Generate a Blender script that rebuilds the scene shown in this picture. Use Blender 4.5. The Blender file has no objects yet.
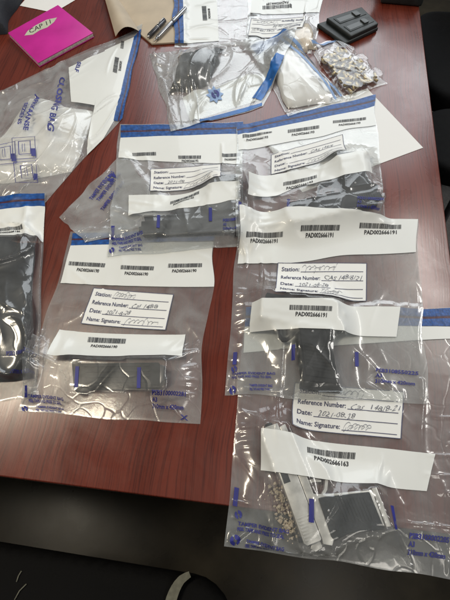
import bpy, bmesh, math, random
import numpy as np
from mathutils import Vector, Matrix

random.seed(7)
R = math.radians
S = bpy.context.scene
COL = S.collection
T = 0.75                       # height of the table top above the floor

# ------------------------------------------------------------------ camera
FPX, PITCH, CH = 455.0, R(63.2), 0.73      # focal in px of a 600 px high frame, pitch below horizon, height above table
cam_d = bpy.data.cameras.new("camera")
cam = bpy.data.objects.new("camera", cam_d); COL.objects.link(cam)
cam.location = (0, 0, T + CH); cam.rotation_euler = (math.pi/2 - PITCH, 0, 0)
cam_d.sensor_fit = 'VERTICAL'; cam_d.sensor_height = 36.0; cam_d.lens = 36.0*FPX/600.0
cam_d.clip_start = 0.02; cam_d.clip_end = 60
S.camera = cam

# ------------------------------------------------------------------ world, lamps, exposure
W = bpy.data.worlds.new("World"); S.world = W; W.use_nodes = True
W.node_tree.nodes["Background"].inputs[0].default_value = (0.93, 0.97, 1.0, 1)
W.node_tree.nodes["Background"].inputs[1].default_value = 0.13

def area(name, loc, target, sx, sy, radiance, color):
    d = bpy.data.lights.new(name, 'AREA'); d.shape = 'RECTANGLE'; d.size = sx; d.size_y = sy
    d.energy = radiance*math.pi*sx*sy; d.color = color
    o = bpy.data.objects.new(name, d); COL.objects.link(o)
    o.location = (loc[0], loc[1], loc[2]+T)
    o.rotation_euler = (Vector(target)-Vector(loc)).to_track_quat('-Z', 'Z').to_euler()
    return o
lamp = area("ceiling_lamp", (-1.00, 0.37, 1.85), (-1.00, 0.37, 0), 0.22, 0.85, 42.0, (1.0, 0.89, 0.70))
lamp.rotation_euler = (0, 0, R(-62))
area("ceiling_lamp_far", (1.78, 1.15, 1.85), (1.5, 1.1, 0), 0.3, 1.3, 20.0, (1.0, 0.97, 0.92))
area("added_glint_lamp", (0.75, -0.75, 1.85), (0.75, -0.75, 0), 0.3, 1.2, 6.0, (1.0, 0.95, 0.86))  # unseen lamp added to put glints on the front bags' film
area("window_light", (0.75, 2.9, 1.45), (0.2, 0.6, 0), 2.4, 1.4, 4.2, (0.90, 0.96, 1.0))

S.view_settings.view_transform = 'Standard'; S.view_settings.look = 'None'
S.view_settings.exposure = -0.12; S.view_settings.gamma = 1
S.cycles.transparent_max_bounces = 48; S.cycles.max_bounces = 10
S.cycles.use_denoising = True
S.cycles.caustics_reflective = False; S.cycles.caustics_refractive = False
S.cycles.sample_clamp_indirect = 4

# ------------------------------------------------------------------ helpers: where a point of the picture lies on the table
def at(x, y, z=0.0):
    u = (x-225)/FPX; v = (y-300)/FPX
    d = (u, math.cos(PITCH)-v*math.sin(PITCH), -math.sin(PITCH)-v*math.cos(PITCH))
    t = (z-CH)/d[2]
    return np.array([d[0]*t, d[1]*t])

# ------------------------------------------------------------------ materials
def mat(name):
    m = bpy.data.materials.new(name); m.use_nodes = True
    nt = m.node_tree; b = nt.nodes["Principled BSDF"]
    return m, nt, b
def N(nt, t, **kw):
    n = nt.nodes.new(t)
    for k, v in kw.items():
        if k in n.inputs: n.inputs[k].default_value = v
        else: setattr(n, k, v)
    return n
def lk(nt, a, b): nt.links.new(a, b)
def noise_bump(nt, b, scale, strength, dist=0.001, detail=4, coord='Object'):
    tc = N(nt, 'ShaderNodeTexCoord'); n = N(nt, 'ShaderNodeTexNoise', Scale=scale, Detail=detail)
    bp = N(nt, 'ShaderNodeBump', Strength=strength, Distance=dist)
    lk(nt, tc.outputs[coord], n.inputs['Vector']); lk(nt, n.outputs['Fac'], bp.inputs['Height']); lk(nt, bp.outputs[0], b.inputs['Normal'])
    return tc, n
def simple(name, col, rough=0.5, metal=0.0, var=0.25, scale=40, bump=0.2, bdist=0.0005, coat=0.0, spec=0.5):
    m, nt, b = mat(name); b.inputs['Specular IOR Level'].default_value = spec
    tc, n = noise_bump(nt, b, scale*4, bump, bdist)
    n2 = N(nt, 'ShaderNodeTexNoise', Scale=scale, Detail=5)
    lk(nt, tc.outputs['Object'], n2.inputs['Vector'])
    cr = N(nt, 'ShaderNodeValToRGB')
    cr.color_ramp.elements[0].position = 0.3; cr.color_ramp.elements[1].position = 0.7
    cr.color_ramp.elements[0].color = (*[c*(1-var) for c in col], 1)
    cr.color_ramp.elements[1].color = (*[min(1, c*(1+var)) for c in col], 1)
    lk(nt, n2.outputs['Fac'], cr.inputs[0]); lk(nt, cr.outputs[0], b.inputs['Base Color'])
    mr = N(nt, 'ShaderNodeMapRange'); mr.inputs[3].default_value = rough*0.8; mr.inputs[4].default_value = min(1, rough*1.25)
    lk(nt, n2.outputs['Fac'], mr.inputs[0]); lk(nt, mr.outputs[0], b.inputs['Roughness'])
    b.inputs['Metallic'].default_value = metal
    b.inputs['Coat Weight'].default_value = coat
    return m

def film_material(name, haze=0.085, tint=(0.97, 0.97, 0.96), milk=(0.82, 0.86, 0.89), bump=0.06):
    m, nt, b = mat(name); nt.nodes.remove(b)
    out = nt.nodes["Material Output"]
    tc = N(nt, 'ShaderNodeTexCoord')
    v = N(nt, 'ShaderNodeTexVoronoi', Scale=21.0, feature='DISTANCE_TO_EDGE')
    nz = N(nt, 'ShaderNodeTexNoise', Scale=14.0, Detail=5.0)
    mixv = N(nt, 'ShaderNodeVectorMath', operation='MULTIPLY_ADD')
    n0 = N(nt, 'ShaderNodeTexNoise', Scale=9.0, Detail=2.0)
    lk(nt, tc.outputs['Object'], n0.inputs['Vector'])
    lk(nt, n0.outputs['Color'], mixv.inputs[0]); mixv.inputs[1].default_value = (0.12, 0.12, 0.12)
    lk(nt, tc.outputs['Object'], mixv.inputs[2]); lk(nt, mixv.outputs[0], v.inputs['Vector'])
    lk(nt, tc.outputs['Object'], nz.inputs['Vector'])
    add = N(nt, 'ShaderNodeMath', operation='ADD')
    mr = N(nt, 'ShaderNodeMapRange'); mr.inputs[2].default_value = 0.05
    lk(nt, v.outputs['Distance'], mr.inputs[0])
    lk(nt, mr.outputs[0], add.inputs[0]); 
    mm = N(nt, 'ShaderNodeMath', operation='MULTIPLY'); mm.inputs[1].default_value = 3.0
    lk(nt, nz.outputs['Fac'], mm.inputs[0]); lk(nt, mm.outputs[0], add.inputs[1])
    bp = N(nt, 'ShaderNodeBump', Strength=bump, Distance=0.0035); lk(nt, add.outputs[0], bp.inputs['Height'])
    tr = N(nt, 'ShaderNodeBsdfTransparent'); tr.inputs[0].default_value = (*tint, 1)
    di = N(nt, 'ShaderNodeBsdfDiffuse'); di.inputs[0].default_value = (*milk, 1)
    tl = N(nt, 'ShaderNodeBsdfTranslucent'); tl.inputs[0].default_value = (*milk, 1)
    dm = N(nt, 'ShaderNodeMixShader'); dm.inputs[0].default_value = 0.35
    lk(nt, di.outputs[0], dm.inputs[1]); lk(nt, tl.outputs[0], dm.inputs[2])
    # haze varies a little over the sheet
    hz = N(nt, 'ShaderNodeTexNoise', Scale=16.0, Detail=6.0, Distortion=1.2); lk(nt, tc.outputs['Object'], hz.inputs['Vector'])
    hm = N(nt, 'ShaderNodeMapRange'); hm.inputs[1].default_value = 0.3; hm.inputs[2].default_value = 0.75
    hm.inputs[3].default_value = haze*0.45; hm.inputs[4].default_value = haze*1.7
    lk(nt, hz.outputs['Fac'], hm.inputs[0])
    m1 = N(nt, 'ShaderNodeMixShader'); lk(nt, hm.outputs[0], m1.inputs[0]); lk(nt, tr.outputs[0], m1.inputs[1]); lk(nt, dm.outputs[0], m1.inputs[2])
    lw = N(nt, 'ShaderNodeLayerWeight'); lw.inputs[0].default_value = 0.5; lk(nt, bp.outputs[0], lw.inputs['Normal'])
    pw = N(nt, 'ShaderNodeMath', operation='POWER'); pw.inputs[1].default_value = 4.0; lk(nt, lw.outputs['Facing'], pw.inputs[0])
    ma = N(nt, 'ShaderNodeMath', operation='MULTIPLY_ADD'); ma.inputs[1].default_value = 0.9; ma.inputs[2].default_value = 0.055
    lk(nt, pw.outputs[0], ma.inputs[0])
    gl = N(nt, 'ShaderNodeBsdfGlossy'); gl.inputs['Roughness'].default_value = 0.125; gl.inputs[0].default_value = (1, 1, 1, 1)
    lk(nt, bp.outputs[0], gl.inputs['Normal'])
    m2 = N(nt, 'ShaderNodeMixShader'); lk(nt, ma.outputs[0], m2.inputs[0]); lk(nt, m1.outputs[0], m2.inputs[1]); lk(nt, gl.outputs[0], m2.inputs[2])
    g2 = N(nt, 'ShaderNodeBsdfGlossy'); g2.inputs['Roughness'].default_value = 0.36; lk(nt, bp.outputs[0], g2.inputs['Normal'])
    m3 = N(nt, 'ShaderNodeMixShader'); m3.inputs[0].default_value = 0.03; lk(nt, m2.outputs[0], m3.inputs[1]); lk(nt, g2.outputs[0], m3.inputs[2])
    lk(nt, m3.outputs[0], out.inputs[0])
    return m

def wood_material():
    m, nt, b = mat("mahogany_laminate")
    tc = N(nt, 'ShaderNodeTexCoord')
    mp = N(nt, 'ShaderNodeMapping'); mp.inputs['Scale'].default_value = (1, 0.022, 1)
    lk(nt, tc.outputs['Object'], mp.inputs[0])
    w1 = N(nt, 'ShaderNodeTexNoise', Scale=5.0, Detail=2.0)          # broad meander that bends the grain
    lk(nt, tc.outputs['Object'], w1.inputs['Vector'])
    vm = N(nt, 'ShaderNodeVectorMath', operation='MULTIPLY_ADD'); vm.inputs[1].default_value = (0.03, 0, 0)
    lk(nt, w1.outputs['Color'], vm.inputs[0]); lk(nt, mp.outputs[0], vm.inputs[2])
    n1 = N(nt, 'ShaderNodeTexNoise', Scale=330.0, Detail=4.0, Roughness=0.6); lk(nt, vm.outputs[0], n1.inputs['Vector'])
    n2 = N(nt, 'ShaderNodeTexNoise', Scale=26.0, Detail=4.0); lk(nt, vm.outputs[0], n2.inputs['Vector'])
    r1 = N(nt, 'ShaderNodeValToRGB')
    r1.color_ramp.elements[0].position = 0.37; r1.color_ramp.elements[0].color = (0.088, 0.0155, 0.0088, 1)
    r1.color_ramp.elements[1].position = 0.52; r1.color_ramp.elements[1].color = (0.148, 0.0270, 0.0142, 1)
    lk(nt, n1.outputs['Fac'], r1.inputs[0])
    r2 = N(nt, 'ShaderNodeValToRGB')
    r2.color_ramp.elements[0].position = 0.3; r2.color_ramp.elements[0].color = (0.74, 0.72, 0.72, 1)
    r2.color_ramp.elements[1].position = 0.7; r2.color_ramp.elements[1].color = (1.12, 1.1, 1.1, 1)
    lk(nt, n2.outputs['Fac'], r2.inputs[0])
    mx = N(nt, 'ShaderNodeMix', data_type='RGBA', blend_type='MULTIPLY'); mx.inputs[0].default_value = 1
    lk(nt, r1.outputs[0], mx.inputs[6]); lk(nt, r2.outputs[0], mx.inputs[7]); lk(nt, mx.outputs[2], b.inputs['Base Color'])
    bp = N(nt, 'ShaderNodeBump', Strength=0.35, Distance=0.00022); lk(nt, n1.outputs['Fac'], bp.inputs['Height']); lk(nt, bp.outputs[0], b.inputs['Normal'])
    mr = N(nt, 'ShaderNodeMapRange'); mr.inputs[3].default_value = 0.20; mr.inputs[4].default_value = 0.34
    sm = N(nt, 'ShaderNodeTexNoise', Scale=6.0, Detail=7.0, Roughness=0.7, Distortion=0.6); lk(nt, tc.outputs['Object'], sm.inputs['Vector'])
    sr = N(nt, 'ShaderNodeMapRange'); sr.inputs[1].default_value = 0.35; sr.inputs[2].default_value = 0.7; sr.inputs[3].default_value = -0.06; sr.inputs[4].default_value = 0.12
    lk(nt, sm.outputs['Fac'], sr.inputs[0])
    ad = N(nt, 'ShaderNodeMath', operation='ADD'); lk(nt, n2.outputs['Fac'], mr.inputs[0]); lk(nt, mr.outputs[0], ad.inputs[0]); lk(nt, sr.outputs[0], ad.inputs[1]); lk(nt, ad.outputs[0], b.inputs['Roughness'])
    b.inputs['Specular IOR Level'].default_value = 0.5; b.inputs['Coat Weight'].default_value = 0.35; b.inputs['Coat Roughness'].default_value = 0.16; lk(nt, bp.outputs[0], b.inputs['Coat Normal'])
    return m

def seal_material(name, pattern=False):
    m, nt, b = mat(name)
    tc = N(nt, 'ShaderNodeTexCoord'); sp = N(nt, 'ShaderNodeSeparateXYZ'); lk(nt, tc.outputs['UV'], sp.inputs[0])
    n = N(nt, 'ShaderNodeTexNoise', Scale=22.0, Detail=3.0); lk(nt, tc.outputs['Object'], n.inputs['Vector'])
    ma = N(nt, 'ShaderNodeMath', operation='MULTIPLY_ADD'); ma.inputs[1].default_value = 0.10; lk(nt, n.outputs['Fac'], ma.inputs[0])
    lk(nt, sp.outputs['Y'], ma.inputs[2])
    r = N(nt, 'ShaderNodeValToRGB'); e = r.color_ramp.elements
    blue = (0.008, 0.075, 0.30, 1); deep = (0.006, 0.035, 0.16, 1); red = (0.06, 0.016, 0.03, 1)
    e[0].position = 0.0; e[0].color = blue; e[1].position = 0.46; e[1].color = blue
    for p, c in ((0.48, red), (0.585, red), (0.605, deep), (0.70, blue), (1.0, blue)):
        x = e.new(p); x.color = c
    lk(nt, ma.outputs[0], r.inputs[0])
    last = r.outputs[0]
    ck = N(nt, 'ShaderNodeTexVoronoi', Scale=240.0 if pattern else 130.0); lk(nt, tc.outputs['Object'], ck.inputs['Vector'])
    cr = N(nt, 'ShaderNodeMapRange'); cr.inputs[1].default_value = 0.0; cr.inputs[2].default_value = 0.8; cr.inputs[3].default_value = 1.35; cr.inputs[4].default_value = 0.65
    lk(nt, ck.outputs['Distance'], cr.inputs[0])
    mx = N(nt, 'ShaderNodeMix', data_type='RGBA', blend_type='MULTIPLY'); mx.inputs[0].default_value = 1
    lk(nt, last, mx.inputs[6]); lk(nt, cr.outputs[0], mx.inputs[7]); lk(nt, mx.outputs[2], b.inputs['Base Color'])
    b.inputs['Roughness'].default_value = 0.42; b.inputs['Coat Weight'].default_value = 0.0; b.inputs['Coat Roughness'].default_value = 0.08
    n3 = N(nt, 'ShaderNodeTexNoise', Scale=90.0, Detail=3.0); lk(nt, tc.outputs['Object'], n3.inputs['Vector'])
    bp = N(nt, 'ShaderNodeBump', Strength=0.5, Distance=0.0015); lk(nt, n3.outputs['Fac'], bp.inputs['Height']); lk(nt, bp.outputs[0], b.inputs['Normal']); lk(nt, bp.outputs[0], b.inputs['Coat Normal'])
    return m

M = {}
M['wood'] = wood_material()
for key_, nm_, fr_, bk_ in (('film', 'clear_plastic_film', 0.08, 0.205), ('front', 'lightly_hazed_plastic_film', 0.07, 0.16), ('milky', 'milky_plastic_film', 0.19, 0.36), ('hazy', 'hazy_plastic_film', 0.28, 0.36), ('clearer', 'thin_clear_plastic_film', 0.05, 0.06)):
    M[key_] = film_material(nm_, fr_); M[key_+'_back'] = film_material(nm_+'_back', bk_)
M['white'] = simple("white_printed_plastic", (0.74, 0.76, 0.75), 0.38, var=0.03, scale=9, bump=0.12, bdist=0.001, coat=0.25)
M['form'] = simple("white_form_paper", (0.80, 0.81, 0.80), 0.5, var=0.02, scale=12, bump=0.1)
M['seal'] = seal_material("blue_seal_tape"); M['sealp'] = seal_material("blue_diamond_seal_tape", True)
M['ink'] = simple("black_ink", (0.022, 0.022, 0.026), 0.6, var=0.3)
M['navy'] = simple("navy_form_ink", (0.060, 0.066, 0.135), 0.6, var=0.2)
M['blue'] = simple("blue_print_ink", (0.020, 0.024, 0.20), 0.5, var=0.25)
M['faded'] = simple("faded_blue_print", (0.045, 0.052, 0.24), 0.5, var=0.35)
M['pen'] = simple("ballpoint_ink", (0.15, 0.16, 0.20), 0.6, var=0.3)
M['gun'] = simple("blackened_steel", (0.012, 0.013, 0.014), 0.5, spec=0.12, metal=0.0, var=0.4, scale=60, bump=0.3)
M['polymer'] = simple("black_stippled_polymer", (0.010, 0.0105, 0.011), 0.6, spec=0.15, var=0.3, scale=220, bump=0.7, bdist=0.0008)
M['gunblue'] = simple("blued_grip", (0.014, 0.019, 0.024), 0.5, spec=0.35, var=0.35, scale=300, bump=0.6, bdist=0.0006)
M['silver'] = simple("worn_nickel", (0.60, 0.60, 0.58), 0.36, metal=0.45, var=0.25, scale=50, bump=0.3)
M['corroded'] = simple("corroded_nickel_beige", (0.46, 0.40, 0.31), 0.6, metal=0.15, var=0.45, scale=90, bump=0.9, bdist=0.002)
M['granule'] = simple("beige_granules", (0.55, 0.47, 0.36), 0.8, var=0.3, scale=200, bump=0.4)
M['brass'] = simple("brass", (0.60, 0.48, 0.25), 0.4, metal=0.6, var=0.25, scale=90)
M['copper'] = simple("copper_jacket", (0.20, 0.14, 0.10), 0.45, metal=0.6, var=0.2)
M['cloth'] = simple("charcoal_cloth", (0.014, 0.0155, 0.018), 0.85, spec=0.2, var=0.35, scale=30, bump=0.7, bdist=0.001)
M['paper'] = simple("white_paper", (0.80, 0.80, 0.79), 0.6, var=0.02, scale=8, bump=0.1)
M['pages'] = simple("page_edges", (0.66, 0.62, 0.56), 0.8, var=0.3, scale=200, bump=0.3)
M['pink'] = simple("magenta_card_cover", (0.54, 0.018, 0.29), 0.42, var=0.12, scale=14, bump=0.1)
M['sticker'] = simple("pale_green_sticker", (0.50, 0.52, 0.40), 0.6, var=0.06)
M['kraft'] = simple("kraft_paper", (0.50, 0.42, 0.32), 0.75, var=0.10, scale=18, bump=0.3)
M['steel'] = simple("brushed_steel", (0.42, 0.42, 0.43), 0.28, metal=0.9, var=0.2)
M['darksteel'] = simple("dark_steel", (0.10, 0.10, 0.11), 0.3, metal=0.7, var=0.3)
M['plastic'] = simple("black_plastic", (0.014, 0.018, 0.018), 0.5, var=0.3, scale=60, bump=0.25)
M['slot'] = simple("grey_slot_plastic", (0.045, 0.05, 0.05), 0.4, var=0.3)
M['leather'] = simple("black_chair_fabric", (0.006, 0.006, 0.0065), 0.8, spec=0.15, var=0.3, scale=60, bump=0.6, bdist=0.001)
M['navycloth'] = simple("navy_bag_cloth", (0.008, 0.010, 0.016), 0.8, var=0.3, scale=60, bump=0.6, bdist=0.001)
M['strap'] = simple("pale_webbing", (0.20, 0.20, 0.16), 0.8, var=0.2, scale=120, bump=0.6)
M['edge'] = simple("dark_edge_band", (0.025, 0.007, 0.006), 0.4, var=0.2)
M['cream'] = simple("cream_wadding", (0.72, 0.62, 0.50), 0.8, var=0.15, scale=30, bump=0.5, bdist=0.002)
M['bluezip'] = simple("blue_zip_line", (0.20, 0.32, 0.56), 0.4, var=0.2)
M['bluepale'] = simple("blue_tape", (0.02, 0.13, 0.42), 0.35, var=0.3, scale=60)
M['floor'] = simple("dark_vinyl_floor", (0.021, 0.0165, 0.0095), 0.28, spec=0.22, var=0.4, scale=9, bump=0.08, bdist=0.001)
M['lit_floor_patch'] = simple("lit_floor_grey", (0.15, 0.145, 0.14), 0.9, var=0.25, scale=120, bump=0.8, bdist=0.003)

# ------------------------------------------------------------------ object helpers
def thing(name, label, cat, loc, group=None):
    o = bpy.data.objects.new(name, None); COL.objects.link(o)
    o.empty_display_size = 0.02
    o.location = (loc[0], loc[1], loc[2]+T)
    o['label'] = label; o['category'] = cat
    if group: o['group'] = group
    return o
ORIG = {}
def obj(name, verts, faces, m, parent=None, smooth=False, uv=None, fix=False, loc=None, bevel=0.0, bseg=2):
    """verts in table coordinates; the mesh is stored relative to its thing's base"""
    root = parent
    base = np.zeros(3)
    if root is not None:
        while root.parent: root = root.parent
        base = np.array(root.location) - np.array([0, 0, T])
    elif loc is not None: base = np.array(loc, float)
    V = np.asarray(verts, float) - base
    me = bpy.data.meshes.new(name); me.from_pydata(V.tolist(), [], [tuple(int(i) for i in f) for f in faces])
    if fix or bevel:
        bm = bmesh.new(); bm.from_mesh(me)
        if bevel:
            es = [e for e in bm.edges if len(e.link_faces) == 2 and e.calc_face_angle(0) > R(35)]
            bmesh.ops.recalc_face_normals(bm, faces=bm.faces)
            es = [e for e in bm.edges if len(e.link_faces) == 2 and e.calc_face_angle(0) > R(35)]
            bmesh.ops.bevel(bm, geom=es, offset=bevel, segments=bseg, affect='EDGES', profile=0.6, clamp_overlap=True)
        bmesh.ops.recalc_face_normals(bm, faces=bm.faces)
        bm.to_mesh(me); bm.free()
    if uv is not None:
        l = me.uv_layers.new(name="UVMap")
        li = np.empty(len(me.loops), int); me.loops.foreach_get('vertex_index', li)
        l.data.foreach_set('uv', np.asarray(uv)[li].astype(np.float32).ravel())
    if smooth or bevel: me.shade_smooth() if hasattr(me, 'shade_smooth') else None
    if bevel:
        try: me.set_sharp_from_angle(angle=R(40))
        except Exception: pass
    me.materials.append(m)
    o = bpy.data.objects.new(name, me); COL.objects.link(o)
    if parent is not None: o.parent = parent
    else: o.location = (base[0], base[1], base[2]+T)
    return o
def tag(o, label, cat, group=None):
    o['label'] = label; o['category'] = cat
    if group: o['group'] = group
    return o

class MB:
    def __init__(s): s.v = []; s.f = []
    def add(s, V, F):
        k = len(s.v); s.v += [tuple(p) for p in V]; s.f += [tuple(i+k for i in f) for f in F]; return s
    def prism(s, pts, z0, z1, xf=None):
        n = len(pts); V = [(p[0], p[1], z0) for p in pts] + [(p[0], p[1], z1) for p in pts]
        F = [tuple(range(n))[::-1], tuple(range(n, 2*n))] + [(i, (i+1) % n, n+(i+1) % n, n+i) for i in range(n)]
        if xf is not None: V = [xf(p) for p in V]
        return s.add(V, F)
    def box(s, x0, x1, y0, y1, z0, z1, xf=None):
        return s.prism([(x0, y0), (x1, y0), (x1, y1), (x0, y1)], z0, z1, xf)
    def tube(s, path, rad, n=10, cap=True):
        path = [Vector(p) for p in path]; rads = rad if hasattr(rad, '__len__') else [rad]*len(path)
        V = []; F = []
        up = Vector((0.13, 0.21, 0.97))
        for i, p in enumerate(path):
            t = (path[min(i+1, len(path)-1)]-path[max(i-1, 0)]).normalized()
            a = t.cross(up).normalized(); b = a.cross(t)
            for k in range(n):
                q = 2*math.pi*k/n; V.append(p+(a*math.cos(q)+b*math.sin(q))*rads[i])
        for i in range(len(path)-1):
            for k in range(n): F.append((i*n+k, i*n+(k+1) % n, (i+1)*n+(k+1) % n, (i+1)*n+k))
        if cap: F += [tuple(range(n))[::-1], tuple(range((len(path)-1)*n, len(path)*n))]
        return s.add(V, F)
    def grid(s, P):
        n, m = P.shape[:2]
        return s.add(P.reshape(-1, 3), [(i*m+j, i*m+j+1, (i+1)*m+j+1, (i+1)*m+j) for i in range(n-1) for j in range(m-1)])
    def build(s, name, m, parent=None, **kw): return obj(name, s.v, s.f, m, parent, **kw)

# ------------------------------------------------------------------ numpy fields
def cubic_up(A, n):
    """resample axis 0 of A to n samples with Catmull-Rom"""
    k = A.shape[0]; t = np.linspace(0, k-1, n); i = np.clip(np.floor(t).astype(int), 0, k-2); f = (t-i)
    f = f.reshape((-1,)+(1,)*(A.ndim-1))
    g = lambda j: A[np.clip(j, 0, k-1)]
    p0, p1, p2, p3 = g(i-1), g(i), g(i+1), g(i+2)
    return p1 + 0.5*f*(p2-p0 + f*(2*p0-5*p1+4*p2-p3 + f*(3*(p1-p2)+p3-p0)))
def resample(A, n, m):
    A = cubic_up(A, n); return np.swapaxes(cubic_up(np.swapaxes(A, 0, 1), m), 0, 1)
def noise2(n, m, cn, cm, rng): return resample(rng.standard_normal((max(2, cn), max(2, cm))), n, m)
def blur(A, k):
    for _ in range(k):
        B = np.pad(A, 1, mode='edge'); A = (B[:-2, 1:-1]+B[2:, 1:-1]+B[1:-1, :-2]+B[1:-1, 2:]+2*A)/6
    return A
# height map of what already lies on the table
HC = 0.0025; HX0, HY0 = -0.95, -0.30; HNX, HNY = 640, 680
HM = np.zeros((HNY, HNX))
def hm_ij(X, Y): return (np.clip(((Y-HY0)/HC).astype(int), 0, HNY-1), np.clip(((X-HX0)/HC).astype(int), 0, HNX-1))
def hm(X, Y): return HM[hm_ij(np.asarray(X), np.asarray(Y))]
def hm_splat(X, Y, Z):
    tmp = np.zeros_like(HM); i, j = hm_ij(X.ravel(), Y.ravel()); np.maximum.at(tmp, (i, j), Z.ravel())
    B = np.pad(tmp, 1); D = np.max([B[a:a+HNY, b:b+HNX] for a in range(3) for b in range(3)], axis=0)
    np.maximum(HM, D, out=HM)
def in_poly(X, Y, poly):
    c = np.zeros(X.shape, bool); n = len(poly)
    for i in range(n):
        x1, y1 = poly[i]; x2, y2 = poly[(i+1) % n]
        k = ((y1 > Y) != (y2 > Y)) & (X < (x2-x1)*(Y-y1)/((y2-y1) if y2 != y1 else 1e-9)+x1); c ^= k
    return c
def hm_poly(poly, z):
    ys = HY0+(np.arange(HNY)+.5)*HC; xs = HX0+(np.arange(HNX)+.5)*HC; X, Y = np.meshgrid(xs, ys)
    HM[in_poly(X, Y, poly) & (HM < z)] = z
def floor_under(poly, pct=85):
    ys = HY0+(np.arange(HNY)+.5)*HC; xs = HX0+(np.arange(HNX)+.5)*HC; X, Y = np.meshgrid(xs, ys)
    k = in_poly(X, Y, poly); return float(np.percentile(HM[k], pct)) if k.any() else 0.0

# ------------------------------------------------------------------ a plastic sheet that buckles over what lies under it
def sim_sheet(XY, base, obst, slack, bend, iters, rng, rough=0.0015):
    n, m = XY.shape[:2]
    z = np.maximum(base, obst)
    for _ in range(160): z = np.maximum(blur(z, 1), obst); z[0] = base[0]; z[-1] = base[-1]; z[:, 0] = base[:, 0]; z[:, -1] = base[:, -1]
    P = np.dstack([XY, z + np.abs(noise2(n, m, n//5, m//5, rng))*rough])
    P0 = P.copy()
    def L(a, b): return np.linalg.norm(XY[a]-XY[b], axis=-1)
    sl = np.s_
    prs = []
    def both(a, b):
        s = 0.5*(slack[a]+slack[b]); prs.append((a, b, L(a, b)*(1+s)))
    for o in (0, 1):
        e = (m-o)//2*2
        both(sl[:, o:o+e:2], sl[:, o+1:o+e:2])
        e = (n-o)//2*2
        both(sl[o:o+e:2, :], sl[o+1:o+e:2, :])
        e = (m-o)//2*2
        both(sl[:-1, o:o+e:2], sl[1:, o+1:o+e:2]); both(sl[1:, o:o+e:2], sl[:-1, o+1:o+e:2])
    pin = np.zeros((n, m), bool); pin[:2] = pin[-2:] = True; pin[:, :2] = pin[:, -2:] = True
    pz = np.maximum(base, 0)
    prev = P.copy()
    for it in range(iters):
        v = (P-prev)*0.90; prev = P.copy(); P = P+v; P[..., 2] -= 0.00006
        for k in range(3):
            for a, b, l0 in prs:
                d = P[b]-P[a]; l = np.sqrt((d*d).sum(-1))+1e-12
                c = (0.5*(l-l0)/l)[..., None]*d
                P[a] += c; P[b] -= c
            Q = np.pad(P, ((1, 1), (1, 1), (0, 0)), mode='edge')
            lap = (Q[:-2, 1:-1]+Q[2:, 1:-1]+Q[1:-1, :-2]+Q[1:-1, 2:])/4-P
            lap[0] = lap[-1] = 0; lap[:, 0] = lap[:, -1] = 0
            P += bend*lap
            P[..., 2] = np.maximum(P[..., 2], obst)
            P[pin] = P0[pin]; P[..., 2][pin] = np.maximum(pz, obst)[pin]
    return P

def inv_bilinear(Q, X):
    """Q: 4 corners TL,TR,BR,BL (xy); X (...,2) -> u,v"""
    u = np.full(X.shape[:-1], .5); v = np.full(X.shape[:-1], .5); TL, TR, BR, BL = [np.array(q) for q in Q]
    for _ in range(12):
        U = u[..., None]; Vv = v[..., None]
        p = (1-U)*(1-Vv)*TL+U*(1-Vv)*TR+U*Vv*BR+(1-U)*Vv*BL - X
        du = (1-Vv)*(TR-TL)+Vv*(BR-BL); dv = (1-U)*(BL-TL)+U*(BR-TR)
        det = du[..., 0]*dv[..., 1]-du[..., 1]*dv[..., 0]+1e-15
        u = u-(p[..., 0]*dv[..., 1]-p[..., 1]*dv[..., 0])/det
        v = v-(du[..., 0]*p[..., 1]-du[..., 1]*p[..., 0])/det
    return np.clip(u, 0, 1), np.clip(v, 0, 1)

FONT_CACHE = {}
def text_mesh(s, bold=0.0, shear=0.0, cuts=0):
    key = (s, bold, shear, cuts)
    if key not in FONT_CACHE:
        c = bpy.data.curves.new("lettering", 'FONT'); c.body = s; c.size = 1; c.offset = bold*1.0; c.shear = shear; c.resolution_u = 2
        o = bpy.data.objects.new("lettering", c); COL.objects.link(o)
        bpy.context.view_layer.update()
        me = o.to_mesh(); V = np.array([v.co[:2] for v in me.vertices]); F = [tuple(p.vertices) for p in me.polygons]
        if cuts:
            bm = bmesh.new(); bm.from_mesh(me); bmesh.ops.triangulate(bm, faces=bm.faces)
            for _ in range(cuts):
                bmesh.ops.subdivide_edges(bm, edges=[e for e in bm.edges if e.calc_length() > 0.12], cuts=1); bmesh.ops.triangulate(bm, faces=bm.faces)
            bm.verts.index_update(); V = np.array([v.co[:2] for v in bm.verts]); F = [tuple(v.index for v in f.verts) for f in bm.faces]; bm.free()
        o.to_mesh_clear(); bpy.data.objects.remove(o); bpy.data.curves.remove(c)
        V = (V-V.min(0))/(V.max(0)-V.min(0)); V[:, 1] = 1-V[:, 1]     # b runs downwards
        FONT_CACHE[key] = (V, F)
    return FONT_CACHE[key]

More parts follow.
